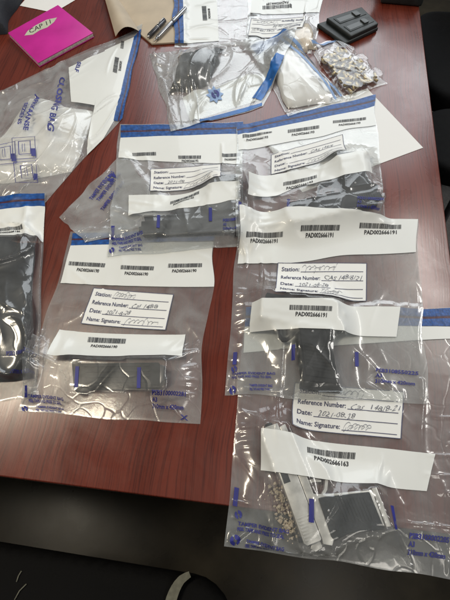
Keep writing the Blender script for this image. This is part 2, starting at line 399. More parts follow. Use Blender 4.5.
class Bag:
    """a sealed plastic bag; q = the four corners TL,TR,BR,BL as picture points at height zq"""
    def __init__(s, q, label, zq=0.006, film='film', slack=0.022, edge_slack=0.06, seed=1, res=0.0042, bend=0.13, iters=70, contents=(), group='sealed plastic evidence bags', world=None, puff=0.0, name='evidence_bag', cat='evidence bag', wav=0.002, creases=24, camp=0.0021, loops=()):
        s.zq = zq
        s.Q = [at(x, y, zq) for x, y in q] if world is None else [np.array(w) for w in world]
        rng = np.random.default_rng(seed)
        TL, TR, BR, BL = s.Q
        wl = max(np.linalg.norm(TR-TL), np.linalg.norm(BR-BL)); hl = max(np.linalg.norm(BL-TL), np.linalg.norm(BR-TR))
        n, m = int(hl/res)+2, int(wl/res)+2
        v, u = np.meshgrid(np.linspace(0, 1, n), np.linspace(0, 1, m), indexing='ij')
        U = u[..., None]; Vv = v[..., None]
        XY = (1-U)*(1-Vv)*TL+U*(1-Vv)*TR+U*Vv*BR+(1-U)*Vv*BL
        # the outline is never quite straight
        wn = np.dstack([noise2(n, m, 7, 7, rng), noise2(n, m, 7, 7, rng)])*wav
        edgew = np.exp(-np.minimum.reduce([u*wl, (1-u)*wl, v*hl, (1-v)*hl])/0.03)[..., None]
        XY = XY+wn*edgew
        s.n2, s.m2 = n*2-1, m*2-1
        h = hm(XY[..., 0], XY[..., 1]); hb = blur(h, 3)
        base = np.maximum(h, hb)+0.0012
        base = blur(np.maximum(base, h+0.001), 1); base = np.maximum(base, h+0.0008)
        obst = base+0.0009
        for c in contents:
            zt = np.max([c(XY[..., 0]+ox*.0045, XY[..., 1]+oy*.0045) for ox, oy in ((0, 0), (1, 0), (-1, 0), (0, 1), (0, -1), (.7, .7), (-.7, .7), (.7, -.7), (-.7, -.7))], axis=0); obst = np.maximum(obst, np.where(zt > 0, zt+0.0015, 0))
        if puff:
            obst = np.maximum(obst, base+puff*np.clip(4*u*(1-u), 0, 1)**0.8*np.clip(4*v*(1-v), 0, 1)**0.8)
        e = np.exp(-np.minimum(u, 1-u)*wl/0.045)
        sl = (slack*(0.6+0.8*np.abs(noise2(n, m, 6, 6, rng)))+edge_slack*e*(0.5+0.7*np.abs(noise2(n, m, 5, 4, rng))))*(0.35+0.65*np.clip((v-0.1)/0.25, 0, 1))
        P = sim_sheet(XY, base+0.0006, obst, sl, bend, iters, rng)
        s.P = resample(P, s.n2, s.m2)
        B = np.dstack([XY, base]); B = resample(B, s.n2, s.m2)
        B[..., 2] += np.abs(noise2(s.n2, s.m2, 18, 16, rng))*0.0008*0
        # sharp folds pressed into the film: ridges along bent lines, most of them towards the sides and the foot
        vv, uu = np.meshgrid(np.linspace(0, 1, s.n2), np.linspace(0, 1, s.m2), indexing='ij'); X_, Y_ = uu*wl, vv*hl
        Zc = np.zeros_like(X_)
        for k in range(creases):
            cu = rng.beta(0.45, 0.45)*wl; cv = (0.15+0.85*rng.beta(1.3, 0.9))*hl
            an = rng.choice([math.pi/2, math.pi/2, rng.uniform(0, math.pi)])+rng.normal(0, 0.25); ln = rng.uniform(0.015, 0.085); kap = rng.normal(0, 5)
            dx, dy = X_-cu, Y_-cv; t = dx*math.cos(an)+dy*math.sin(an); d = -dx*math.sin(an)+dy*math.cos(an)-kap*t*t
            wd = rng.uniform(0.0035, 0.009)
            Zc += camp*rng.uniform(0.35, 1.1)*np.exp(-np.abs(d)/wd)*np.exp(-(t/ln)**4)
        for (lx, ly, rx, ry, am) in loops:
            rad_ = np.hypot((uu-lx)*wl/rx, (vv-ly)*hl/ry); Zc += am*np.exp(-np.abs(rad_-1)*min(rx, ry)/0.004)*(0.5+0.5*np.sin(np.arctan2(vv-ly, uu-lx)+0.8))
        edge = np.clip(np.minimum.reduce([X_, wl-X_, Y_, hl-Y_])/0.010, 0, 1)
        s.P[..., 2] += Zc*edge
        s.P[..., 2] = np.maximum(s.P[..., 2], B[..., 2]+0.0005)
        du = np.gradient(s.P, axis=1); dv = np.gradient(s.P, axis=0); nn = np.cross(du, dv); nn /= np.linalg.norm(nn, axis=-1, keepdims=True)+1e-12
        s.Nn = np.where(nn[..., 2:3] < 0, -nn, nn)
        c = s.P.mean((0, 1)); 
        s.root = thing(name, label, cat, (c[0], c[1], float(base.min())), group)
        mb = MB(); mb.grid(s.P); mb.grid(B)
        s.film = mb.build('clear_film', M[film], s.root, smooth=True)
        s.film.data.materials.append(M[film+'_back'])
        nf = (s.n2-1)*(s.m2-1); s.film.data.polygons.foreach_set('material_index', np.repeat([0, 1], nf).astype(np.int32))
        hm_splat(s.P[..., 0], s.P[..., 1], s.P[..., 2]+0.0010)
    def at_uv(s, u, v, off):
        x = np.clip(u*(s.m2-1), 0, s.m2-1.001); y = np.clip(v*(s.n2-1), 0, s.n2-1.001); i = y.astype(int); j = x.astype(int)
        fx = (x-j)[..., None]; fy = (y-i)[..., None]
        f = lambda A: (1-fx)*(1-fy)*A[i, j]+fx*(1-fy)*A[i, j+1]+fx*fy*A[i+1, j+1]+(1-fx)*fy*A[i+1, j]
        return f(s.P)+f(s.Nn)*off
    def px(s, q, ab, off):
        """unit square (a right, b down) of a picture quad -> points on the film"""
        a = ab[..., 0:1]; b = ab[..., 1:2]; q = [np.array(p, float) for p in q]
        p = (1-a)*(1-b)*q[0]+a*(1-b)*q[1]+a*b*q[2]+(1-a)*b*q[3]
        u_ = (p[..., 0]-225)/FPX; v_ = (p[..., 1]-300)/FPX
        d1 = math.cos(PITCH)-v_*math.sin(PITCH); d2 = -math.sin(PITCH)-v_*math.cos(PITCH); t = (s.zq-CH)/d2
        w = np.stack([u_*t, d1*t], -1)
        u, v = inv_bilinear(s.Q, w); return s.at_uv(u, v, off)
    def band(s, name, q, m, off=0.0006, parent=None, wob=0.0, res=0.0028, seed=0):
        Wp = [at(x, y, s.zq) for x, y in q]; wl = np.linalg.norm(Wp[1]-Wp[0]); hl = np.linalg.norm(Wp[3]-Wp[0])
        na, nb = int(wl/res)+2, int(hl/res)+2
        b, a = np.meshgrid(np.linspace(0, 1, nb), np.linspace(0, 1, na), indexing='ij')
        ab = np.dstack([a, b])
        if wob:
            rng = np.random.default_rng(seed+3); w = cubic_up(rng.standard_normal(6), na)*wob
            ab[..., 1] += w[None, :]*b
        P = s.px(q, ab, off)
        mb = MB(); mb.grid(P)
        return mb.build(name, M[m], parent or s.root, smooth=True, uv=np.dstack([a, 1-b]).reshape(-1, 2))
    def text(s, name, q, txt, m='ink', parent=None, bold=0.02, shear=0.0, off=0.0011):
        V, F = text_mesh(txt, bold, shear, 3 if name == 'large_print' else 0)
        return obj(name, s.px(q, V, off), F, M[m], parent or s.root)
    def shapes(s, name, q, polys, m, parent=None, off=0.0011):
        mb = MB()
        for p in polys:
            p = np.array(p, float); mb.add(s.px(q, p, off), [tuple(range(len(p)))])
        return mb.build(name, M[m], parent or s.root)
    def barcode(s, q, qt=None, txt=None, parent=None, seed=0, m='ink'):
        rr = random.Random(seed+len(txt or '')); x = 0; polys = []
        while x < 1:
            w = rr.choice((0.006, 0.009, 0.012, 0.02)); x1 = min(1, x+w)
            for k in range(2): polys.append([(x, k*.5), (x1, k*.5), (x1, k*.5+.5), (x, k*.5+.5)])
            x = x1+rr.choice((0.006, 0.008, 0.012))
        s.shapes('barcode', q, polys, m, parent)
        if txt: s.text('serial_number', qt, txt, m, parent, bold=0.03)
    def form(s, q, rows, hand, seed, shadow=0.001, size=1.0):
        p = s.band('form_label', q, 'form', off=shadow)
        t = 0.007; tv = 0.014
        fr = []
        for k in range(12):
            a0, a1 = k/12, (k+1)/12
            fr += [[(a0, 0), (a1, 0), (a1, tv), (a0, tv)], [(a0, 1-tv), (a1, 1-tv), (a1, 1), (a0, 1)]]
        for k in range(6):
            b0, b1 = tv+k*(1-2*tv)/6, tv+(k+1)*(1-2*tv)/6
            fr += [[(0, b0), (t, b0), (t, b1), (0, b1)], [(1-t, b0), (1, b0), (1, b1), (1-t, b1)]]
        Y = [0.22, 0.455, 0.68, 0.91]; ends = []
        lines = []
        widths = {'Station:': .20, 'Reference Number:': .44, 'Date:': .14, 'Name: Signature:': .40}
        for (r, y) in zip(rows, Y):
            w = widths[r]*size; ends.append(0.05+w)
            a = 0.05+w+0.015
            for k in range(10):
                a0 = a+(0.96-a)*k/10; a1 = a+(0.96-a)*(k+1)/10
                lines.append([(a0, y), (a1, y), (a1, y+.016), (a0, y+.016)])
        s.shapes('form_border', q, fr+lines, 'navy', p, off=shadow+0.0005)
        def sub(a0, a1, b0, b1):
            f = lambda a, b: (np.array(q[0])*(1-a)+np.array(q[1])*a)*(1-b)+(np.array(q[3])*(1-a)+np.array(q[2])*a)*b
            return [tuple(f(a0, b0)), tuple(f(a1, b0)), tuple(f(a1, b1)), tuple(f(a0, b1))]
        for r, y, e in zip(rows, Y, ends):
            s.text('form_wording', sub(0.05, e, y-0.115, y+(0.025 if 'g' in r else -0.005)), r, 'navy', p, bold=0.018, off=shadow+0.0005)
        rr = random.Random(seed)
        for r, y, e, hnd in zip(rows, Y, ends, hand):
            if hnd is None: continue
            if hnd == '~':                                   # a signature: one looping line
                polys = []; a = e+0.04; pts = []; ph = rr.uniform(0, 6); wlen = rr.uniform(.22, .42); f1, f2, f3 = rr.uniform(.05, .12), rr.uniform(.13, .3), rr.uniform(0, 6)
                for k in range(150):
                    tt = k/149; ph += 0.12+0.30*abs(math.sin(k*f1+f3))*rr.uniform(.6, 1.3); am = (0.10 if tt < .15 else 0.016+0.055*abs(math.sin(k*f1*1.7+f3*2))**2+(0.05 if math.sin(k*f2*.35+f3) > .93 else 0))
                    pts.append((a+wlen*tt+0.020*math.cos(ph+.6), y-0.065+am*math.sin(ph)-0.03*tt))
                for k in range(149):
                    (x0, y0), (x1, y1) = pts[k], pts[k+1]
                    polys.append([(x0, y0-.006), (x1, y1-.006), (x1, y1+.006), (x0, y0+.006)])
                s.shapes('handwriting', q, polys, 'pen', p, off=shadow+0.0006)
            else:
                w = min(0.93-e, 0.034*len(hnd))
                V, F = text_mesh(hnd, -0.006, 0.35); V = V.copy(); ph = rr.uniform(0, 6)
                V[:, 1] += 0.16*np.sin(V[:, 0]*rr.uniform(9, 15)+ph)+0.10*np.sin(V[:, 0]*31+ph)-0.12*V[:, 0]; V[:, 0] += 0.012*np.sin(V[:, 1]*5+V[:, 0]*23+ph)
                obj('handwriting', s.px(sub(e+.05, e+.05+w, y-0.12, y-0.01), V, shadow+0.0006), F, M['pen'], p)
        return p
    def tick(s, q): return s.shapes('tick_mark', q, [[(0, 0), (1, 0), (1, 1), (0, 1)]], 'blue')
    def emblem(s, q, m='blue', name='round_logo', off=0.0011):
        polys = []
        for k in range(24):
            a0, a1 = 2*math.pi*k/24, 2*math.pi*(k+1)/24
            polys.append([(.5+.5*math.cos(a0), .5+.5*math.sin(a0)), (.5+.5*math.cos(a1), .5+.5*math.sin(a1)), (.5+.18*math.cos(a1), .5+.12*math.sin(a1)), (.5+.18*math.cos(a0), .5+.12*math.sin(a0))])
        return s.shapes(name, q, [p for i, p in enumerate(polys) if i not in (4, 5, 15, 16)], m, off=off)

def rect(x0, y0, x1, y1, tilt=0.0):
    """picture quad TL,TR,BR,BL with a slope (dy per px along x)"""
    d = tilt*(x1-x0)
    return [(x0, y0), (x1, y0+d), (x1-tilt*(y1-y0), y1+d), (x0-tilt*(y1-y0), y1)]

def footer(b, q, lines, m='blue', bold=0.03, name='footer_print'):
    """lines of small blue print stacked in a picture quad"""
    k = len(lines); q = [np.array(p, float) for p in q]
    for i, (t, a1) in enumerate(lines):
        b0, b1 = i/k, (i+0.72)/k
        f = lambda a, bb: tuple((q[0]*(1-a)+q[1]*a)*(1-bb)+(q[3]*(1-a)+q[2]*a)*bb)
        b.text(name, [f(0, b0), f(a1, b0), f(a1, b1), f(0, b1)], t, m, bold=bold)

# ------------------------------------------------------------------ the setting
TC = np.array([0.3696, -0.0116]); EX = np.array([0.9931, -0.1172]); EY = np.array([0.1172, 0.9931])
def tb(x, y): return TC+EX*x+EY*y
def txf(p): w = tb(p[0], p[1]); return (w[0], w[1], p[2])
fl = obj('floor', [(-6, -5, -T), (6, -5, -T), (6, 7, -T), (-6, 7, -T)], [(0, 1, 2, 3)], M['floor']); fl['kind'] = 'structure'
rg = [at(424, 166, -T), at(560, 150, -T), at(620, 420, -T), at(470, 460, -T)]
mb = MB(); mb.prism([tuple(p) for p in rg], -T, -T+0.012)
o = mb.build('lit_floor_patch', M['lit_floor_patch'], bevel=0.004); o['kind'] = 'structure'  # added slab, paler than the floor, standing in for its brighter-lit part

tbl = thing('table', 'mahogany laminate table strewn with plastic evidence bags', 'table', (*tb(-0.8, 0.7), -T))
# the top keeps its own rotation so that the grain runs along its depth
def slab(name, x0, x1, y0, y1, z0, z1, m, bevel):
    mb = MB(); mb.box(x0, x1, y0, y1, z0, z1)
    V = np.array(mb.v)
    me = bpy.data.meshes.new(name); me.from_pydata(V.tolist(), [], mb.f)
    bm = bmesh.new(); bm.from_mesh(me); bmesh.ops.recalc_face_normals(bm, faces=bm.faces)
    if bevel: bmesh.ops.bevel(bm, geom=bm.edges[:], offset=bevel, segments=3, affect='EDGES', profile=0.5)
    bm.to_mesh(me); bm.free(); me.shade_smooth(); me.set_sharp_from_angle(angle=R(40))
    me.materials.append(m); o = bpy.data.objects.new(name, me); COL.objects.link(o); o.parent = tbl
    o.rotation_euler = (0, 0, math.atan2(EX[1], EX[0]))
    o.location = Vector((TC[0], TC[1], T))-Vector(tbl.location)
    return o
slab('table_top', -1.9, 0, 0, 1.55, -0.022, 0, M['wood'], 0.002)
slab('edge_band', -1.9, -0.0012, 0.0012, 1.549, -0.030, -0.0225, M['edge'], 0.0)
slab('apron', -1.85, -0.05, 0.30, 0.32, -0.30, -0.031, M['edge'], 0.001)
for x, y in ((-1.8, 0.32), (-0.05, 0.32), (-1.8, 1.45), (-0.05, 1.45)): slab('leg', x-0.05, x, y, y+0.05, -T, -0.031, M['edge'], 0.002)

def rbox(cx, cy, w, d, z0, z1, ang, r, seg=6, xfz=None):
    pts = []
    for (sx, sy, a0) in ((1, 1, 0), (-1, 1, 90), (-1, -1, 180), (1, -1, 270)):
        for k in range(seg+1):
            a = R(a0+90*k/seg); x = sx*(w/2-r)+r*math.cos(a); y = sy*(d/2-r)+r*math.sin(a)
            pts.append((cx+x*math.cos(ang)-y*math.sin(ang), cy+x*math.sin(ang)+y*math.cos(ang)))
    return pts
def office_chair(c, ang, label, sw=0.48, sd=0.46):
    ch = thing('office_chair', label, 'chair', (c[0], c[1], -T))
    MB().prism(rbox(c[0], c[1], sw, sd, 0, 0, ang, 0.09), -0.34, -0.255).build('seat', M['leather'], ch, bevel=0.03, bseg=4)
    mbk = MB(); bx = c[0]-math.sin(ang)*(-sd/2-0.02); by = c[1]+math.cos(ang)*(-sd/2-0.02)
    # backrest: a rounded slab standing at the rear of the seat (rear = local -y)
    pts = rbox(0, 0, sw*0.92, 0.52, 0, 0, 0, 0.08)
    V = []
    for s_ in (-0.035, 0.035):
        for (x, h) in pts:
            lx, ly, lz = x, -sd/2-0.03+s_-0.10*(h+0.26)/0.52, -0.20+h+0.26
            V.append((c[0]+lx*math.cos(ang)-ly*math.sin(ang), c[1]+lx*math.sin(ang)+ly*math.cos(ang), lz))
    n = len(pts); mbk.add(V, [tuple(range(n))[::-1], tuple(range(n, 2*n))]+[(i, (i+1) % n, n+(i+1) % n, n+i) for i in range(n)])
    mbk.build('backrest', M['leather'], ch, bevel=0.02, bseg=3)
    MB().tube([(c[0], c[1], -T+0.08), (c[0], c[1], -0.34)], 0.028).build('column', M['darksteel'], ch, smooth=True)
    for k in range(5):
        a = ang+R(54+8)+2*math.pi*k/5; e = (c[0]+0.17*math.cos(a), c[1]+0.17*math.sin(a))
        lg = MB().tube([(c[0], c[1], -T+0.10), (*e, -T+0.065)], [0.026, 0.016]).build('leg', M['plastic'], ch, smooth=True)
        p = (-math.sin(a), math.cos(a))
        MB().tube([(e[0]-p[0]*.02, e[1]-p[1]*.02, -T+0.027), (e[0]+p[0]*.02, e[1]+p[1]*.02, -T+0.027)], 0.026, 14).build('caster', M['plastic'], lg, smooth=True)
    return ch
# chair standing beyond the right edge of the table, and the one the photographer stands over
office_chair((0.90, 1.43), R(176), 'black office chair standing beside the right edge of the table')
office_chair((-0.30, -0.275), R(-8), 'black chair seat in front of the table with a pale strap lying on it', 0.60, 0.46)
stl = thing('stool', 'round black stool in front of the chair beside the right table edge', 'stool', (0.70, 1.035, -T))
MB().prism([(0.70+.135*math.cos(2*math.pi*k/48), 1.035+.135*math.sin(2*math.pi*k/48)) for k in range(48)], -0.33, -0.255).build('seat', M['leather'], stl, bevel=0.025, bseg=4)
for k in range(4):
    a = R(45+90*k); MB().tube([(0.70+.07*math.cos(a), 1.035+.07*math.sin(a), -0.33), (0.70+.11*math.cos(a), 1.035+.11*math.sin(a), -T+.001)], 0.012).build('leg', M['darksteel'], stl, smooth=True)
# the strap and two pale threads on that seat
sp = [at(x, y, -0.250) for x, y in ((170, 606), (172, 598), (176, 588), (182, 579), (190, 574))]
P = np.zeros((9, 2, 3)); c0 = resample(np.array(sp)[:, None, :].repeat(2, 1), 9, 2)[:, 0]
for i in range(9):
    t = c0[min(i+1, 8)]-c0[max(i-1, 0)]; t /= np.linalg.norm(t); nrm = np.array([-t[1], t[0]]); w = 0.010*(1-0.5*(i/8)**2)
    P[i, 0] = (*(c0[i]+nrm*w), -0.2470+0.006*math.sin(i/8*math.pi)); P[i, 1] = (*(c0[i]-nrm*w), -0.2470+0.006*math.sin(i/8*math.pi))
v1 = P.copy(); v1[..., 2] += 0.002
mb = MB(); mb.grid(P); mb.grid(v1)
tag(mb.build('strap', M['strap'], smooth=True, loc=(*c0[4], -0.25)), 'short pale webbing strap curling over the black chair seat', 'strap')
for pts, lab in ((((16, 582), (18, 576), (21, 571)), 'short pale thread lying on the black chair seat, the farther one from the strap'), (((14, 600), (19, 591), (26, 584)), 'long pale thread lying on the black chair seat below the shorter thread')):
    pp = [at(x, y, -0.25) for x, y in pts]
    tag(MB().tube([(*p, -0.252) for p in pp], 0.0011, 6).build('thread', M['strap'], smooth=True, loc=(*pp[1], -0.252)), lab, 'thread', 'pale threads on the chair seat')

# ------------------------------------------------------------------ papers, book, envelope, small things at the back
def sheet(name, pts, label, cat, m, z=None, th=0.0004, curl=0.0):
    z = floor_under(pts, 60)+0.0006 if z is None else z
    q = [np.array(p) for p in pts]; n = 14
    b, a = np.meshgrid(np.linspace(0, 1, n), np.linspace(0, 1, n), indexing='ij'); a = a[..., None]; b = b[..., None]
    XY = (1-a)*(1-b)*q[0]+a*(1-b)*q[1]+a*b*q[2]+(1-a)*b*q[3]
    Z = np.full((n, n), z)+curl*(a[..., 0]*b[..., 0])**3
    P = np.dstack([XY, Z]); P2 = P.copy(); P2[..., 2] += th
    mb = MB(); mb.grid(P); mb.grid(P2)
    o = mb.build(name, M[m], smooth=True, loc=(*np.mean(q, 0), z)); tag(o, label, cat)
    hm_poly([tuple(p) for p in q], z+th+0.0003); return o

c = np.array([0.428, 0.737]); e1 = np.array([-0.449, 0.893]); e2 = np.array([-0.910, -0.414])
sheet('paper_sheet', [c, c+e1*0.21, c+e1*0.21+e2*0.297, c+e2*0.297], 'blank white paper sheet sticking out from under the right hand evidence bag', 'paper', 'paper')
sheet('paper_sheet', [at(20, 6), at(54, 13), at(96, -12), at(48, -26)], 'white paper with one faint printed line behind the pink book', 'paper', 'paper')
pp = [at(27, 6.3), at(47, 5.8)]
# pink book
bq = [at(x, y, 0.012) for x, y in ((8, 33), (58, 5), (93, 33), (38, 63))]
book = thing('notebook', 'closed magenta pink notebook with a torn handwritten sticker on its cover', 'book', (*np.mean(bq, 0), 0))
cq = np.mean(bq, 0)
ins = [p+(cq-p)*0.008 for p in bq]
MB().prism([tuple(p) for p in ins], 0.0025, 0.0105).build('pages', M['pages'], book, bevel=0.0005)
MB().prism([tuple(p) for p in bq], 0.0106, 0.0124).build('front_cover', M['pink'], book, bevel=0.0006)
MB().prism([tuple(p) for p in bq], 0.0006, 0.0024).build('back_cover', M['pink'], book, bevel=0.0006)
sides = [tuple(bq[0]), tuple(bq[1]), tuple(bq[1]+(cq-bq[1])*0.02), tuple(bq[0]+(cq-bq[0])*0.02)]
MB().prism(sides, 0.0024, 0.0106).build('spine', M['pink'], book)
st = [at(x, y, 0.0128) for x, y in ((24.5, 35.5), (27.5, 31), (36, 25), (47, 19.5), (57, 17.5), (54, 22), (47, 27.5), (40, 30), (33, 34.5))]
stk = MB().prism([tuple(p) for p in st], 0.0125, 0.0128).build('sticker', M['sticker'], book)
V, F = text_mesh('CAP 11', 0.005, 0.0)
tq = [np.array(at(x, y, 0.013)) for x, y in ((28.5, 29.5), (50, 19.3), (51, 23.3), (30, 33.5))]
X = (1-V[:, :1])*(1-V[:, 1:])*tq[0]+V[:, :1]*(1-V[:, 1:])*tq[1]+V[:, :1]*V[:, 1:]*tq[2]+(1-V[:, :1])*V[:, 1:]*tq[3]
obj('handwriting', np.column_stack([X, np.full(len(X), 0.0130)]), F, M['ink'], stk)
hm_poly([tuple(p) for p in bq], 0.0124)

# brown envelope with a curled flap
env = thing('kraft_envelope', 'brown kraft paper envelope with a curled flap behind the evidence bags', 'envelope', (*at(140, 15), 0))
eq = [at(x, y, 0.004) for x, y in ((109, -3), (140, 34), (152, 44), (186, 42), (186, -26), (112, -26))]
MB().prism([tuple(p) for p in eq], 0.001, 0.0055).build('envelope_body', M['kraft'], env, bevel=0.0004)
ax = [at(x, y, 0.0) for x, y in ((109, -14), (140, 34))]; far = [at(x, y, 0.0) for x, y in ((101, -14), (117, 43))]
P = np.zeros((16, 12, 3))
for i in range(16):
    t = i/15
    for j in range(12):
        a = j/11; p = (ax[0]*(1-a)+ax[1]*a)*(1-t)+(far[0]*(1-a)+far[1]*a)*t
        P[i, j] = (*p, 0.0058+0.022*math.sin(t*math.pi*0.86)*(0.6+0.5*a))
P2 = P.copy(); P2[..., 2] += 0.0006; mb = MB(); mb.grid(P); mb.grid(P2); mb.build('flap', M['kraft'], env, smooth=True)
hm_poly([tuple(p) for p in eq], 0.006)
# two steel pens lying on the envelope
def pen(p0, p1, r, z, label, m, lab_m):
    a, b = at(*p0, z), at(*p1, z); d = (b-a); Lk = np.linalg.norm(d); d /= Lk
    pt = lambda s_: (*(a+d*s_*Lk), z)
    t = thing('steel_pen', label, 'pen', (*a, z-r), 'steel pens by the envelope')
    MB().tube([pt(0), pt(.02), pt(.6), pt(.97), pt(1)], [r*.7, r, r, r*.95, r*.6], 16).build('barrel', M[m], t, smooth=True)
    MB().tube([pt(-.10), pt(-.02), pt(-.001)], [r*.15, r*.5, r*.66], 12).build('tip', M['steel'], t, smooth=True)
    nrm = np.array([-d[1], d[0]])
    MB().tube([(*(a+d*.55*Lk-nrm*r*0), z+r*1.25), (*(a+d*.95*Lk), z+r*1.25), (*(a+d*.985*Lk), z+r*.7)], r*.22, 8).build('clip', M['steel'], t, smooth=True)
    MB().tube([pt(.5), pt(.53)], r*1.06, 16).build('ring', M[lab_m], t, smooth=True)
pen((149, 36), (165, 20), 0.0060, 0.0125, 'short dark steel pen lying on the brown envelope', 'darksteel', 'steel')
pen((157, 38), (186, 8), 0.0052, 0.0120, 'long bright steel pen lying beside the shorter dark pen', 'steel', 'darksteel')

# black plastic case with two slots
cq4 = [at(x, y, 0.012) for x, y in ((317, 23), (361, 9), (379, 27), (345, 43))]
cc = np.mean(cq4, 0); case = thing('plastic_case', 'black plastic case with two long slots lying on the bare wood', 'case', (*cc, 0))
def cpt(a, b): return tuple((cq4[0]*(1-a)+cq4[1]*a)*(1-b)+(cq4[3]*(1-a)+cq4[2]*a)*b)
def cq_(a0, a1, b0, b1): return [cpt(a0, b0), cpt(a1, b0), cpt(a1, b1), cpt(a0, b1)]
MB().prism(cq_(0.0, 1, 0, 1), 0.0006, 0.011).build('tray', M['plastic'], case, bevel=0.004, bseg=3)
MB().prism(cq_(0.17, 0.98, 0.04, 0.97), 0.009, 0.021).build('case_body', M['plastic'], case, bevel=0.004, bseg=3)
for b0 in (0.16, 0.56):
    sl = MB().prism(cq_(0.26, 0.92, b0, b0+0.27), 0.0205, 0.0222).build('slot_rim', M['plastic'], case, bevel=0.0008)
    MB().prism(cq_(0.29, 0.80, b0+.05, b0+0.22), 0.0221, 0.0226).build('slot', M['slot'], sl)
    MB().prism(cq_(0.66, 0.78, b0+.03, b0+0.24), 0.0222, 0.026).build('latch', M['slot'], sl, bevel=0.001)
# black device at the far edge, dark cloth bag in the far corner
dq = [at(x, y, 0.0) for x, y in ((380, 4), (421, 7.5), (430, -30), (380, -32))]
dev = thing('desk_device', 'black plastic device at the far right corner of the table, cut by the picture edge', 'device', (*np.mean(dq, 0), 0))
MB().prism([tuple(p) for p in dq], 0.001, 0.03).build('device_body', M['plastic'], dev, bevel=0.006, bseg=3)
a_, b_ = (dq[0]*.8+dq[3]*.2), (dq[1]*.8+dq[2]*.2)
MB().tube([(*(a_), 0.045), (*(a_*.7+b_*.3), 0.048), (*(a_*.3+b_*.7), 0.048), (*b_, 0.045)], [0.02, 0.014, 0.014, 0.02], 12).build('top_bar', M['plastic'], dev, smooth=True)
def lump(name, q, zb, hgt, m, parent=None, seed=1, pw=0.45, fold=0.12, n=40, **kw):
    """a soft closed bundle: domed top over a flat base, with folds"""
    rng = np.random.default_rng(seed); q = [np.array(p) for p in q]
    b, a = np.meshgrid(np.linspace(0, 1, n), np.linspace(0, 1, n), indexing='ij')
    A = a[..., None]; Bq = b[..., None]
    XY = (1-A)*(1-Bq)*q[0]+A*(1-Bq)*q[1]+A*Bq*q[2]+(1-A)*Bq*q[3]
    XY = XY+np.dstack([noise2(n, n, 6, 6, rng), noise2(n, n, 6, 6, rng)])*0.004
    dome = (np.clip(4*a*(1-a), 0, 1)*np.clip(4*b*(1-b), 0, 1))**pw
    f = 1-np.abs(noise2(n, n, 9, 5, rng)); f2 = noise2(n, n, 16, 16, rng)
    Z = zb+0.0006+hgt*dome*(1-fold+fold*f+0.04*f2)
    P = np.dstack([XY, Z]); B2 = P.copy(); B2[..., 2] = zb+0.0003
    mb = MB(); mb.grid(P); mb.grid(B2[::-1])
    o = mb.build(name, M[m], parent, smooth=True, **kw)
    def top(X, Y):
        u, v = inv_bilinear(q, np.stack([X, Y], -1)); ins_ = in_poly(X, Y, [tuple(p) for p in q])
        return np.where(ins_, zb+hgt*1.06*(np.clip(4*u*(1-u), 0, 1)*np.clip(4*v*(1-v), 0, 1))**pw, 0)
    return o, top
bg = [at(x, y, 0.0) for x, y in ((-70, -40), (34, -25), (6, 34), (-70, 56))]
o, _ = lump('cloth_bag', bg, 0, 0.05, 'navycloth', None, 4, 0.2, loc=(*np.mean(bg, 0), 0)); tag(o, 'dark navy cloth bag in the far corner beside the pink book', 'bag')

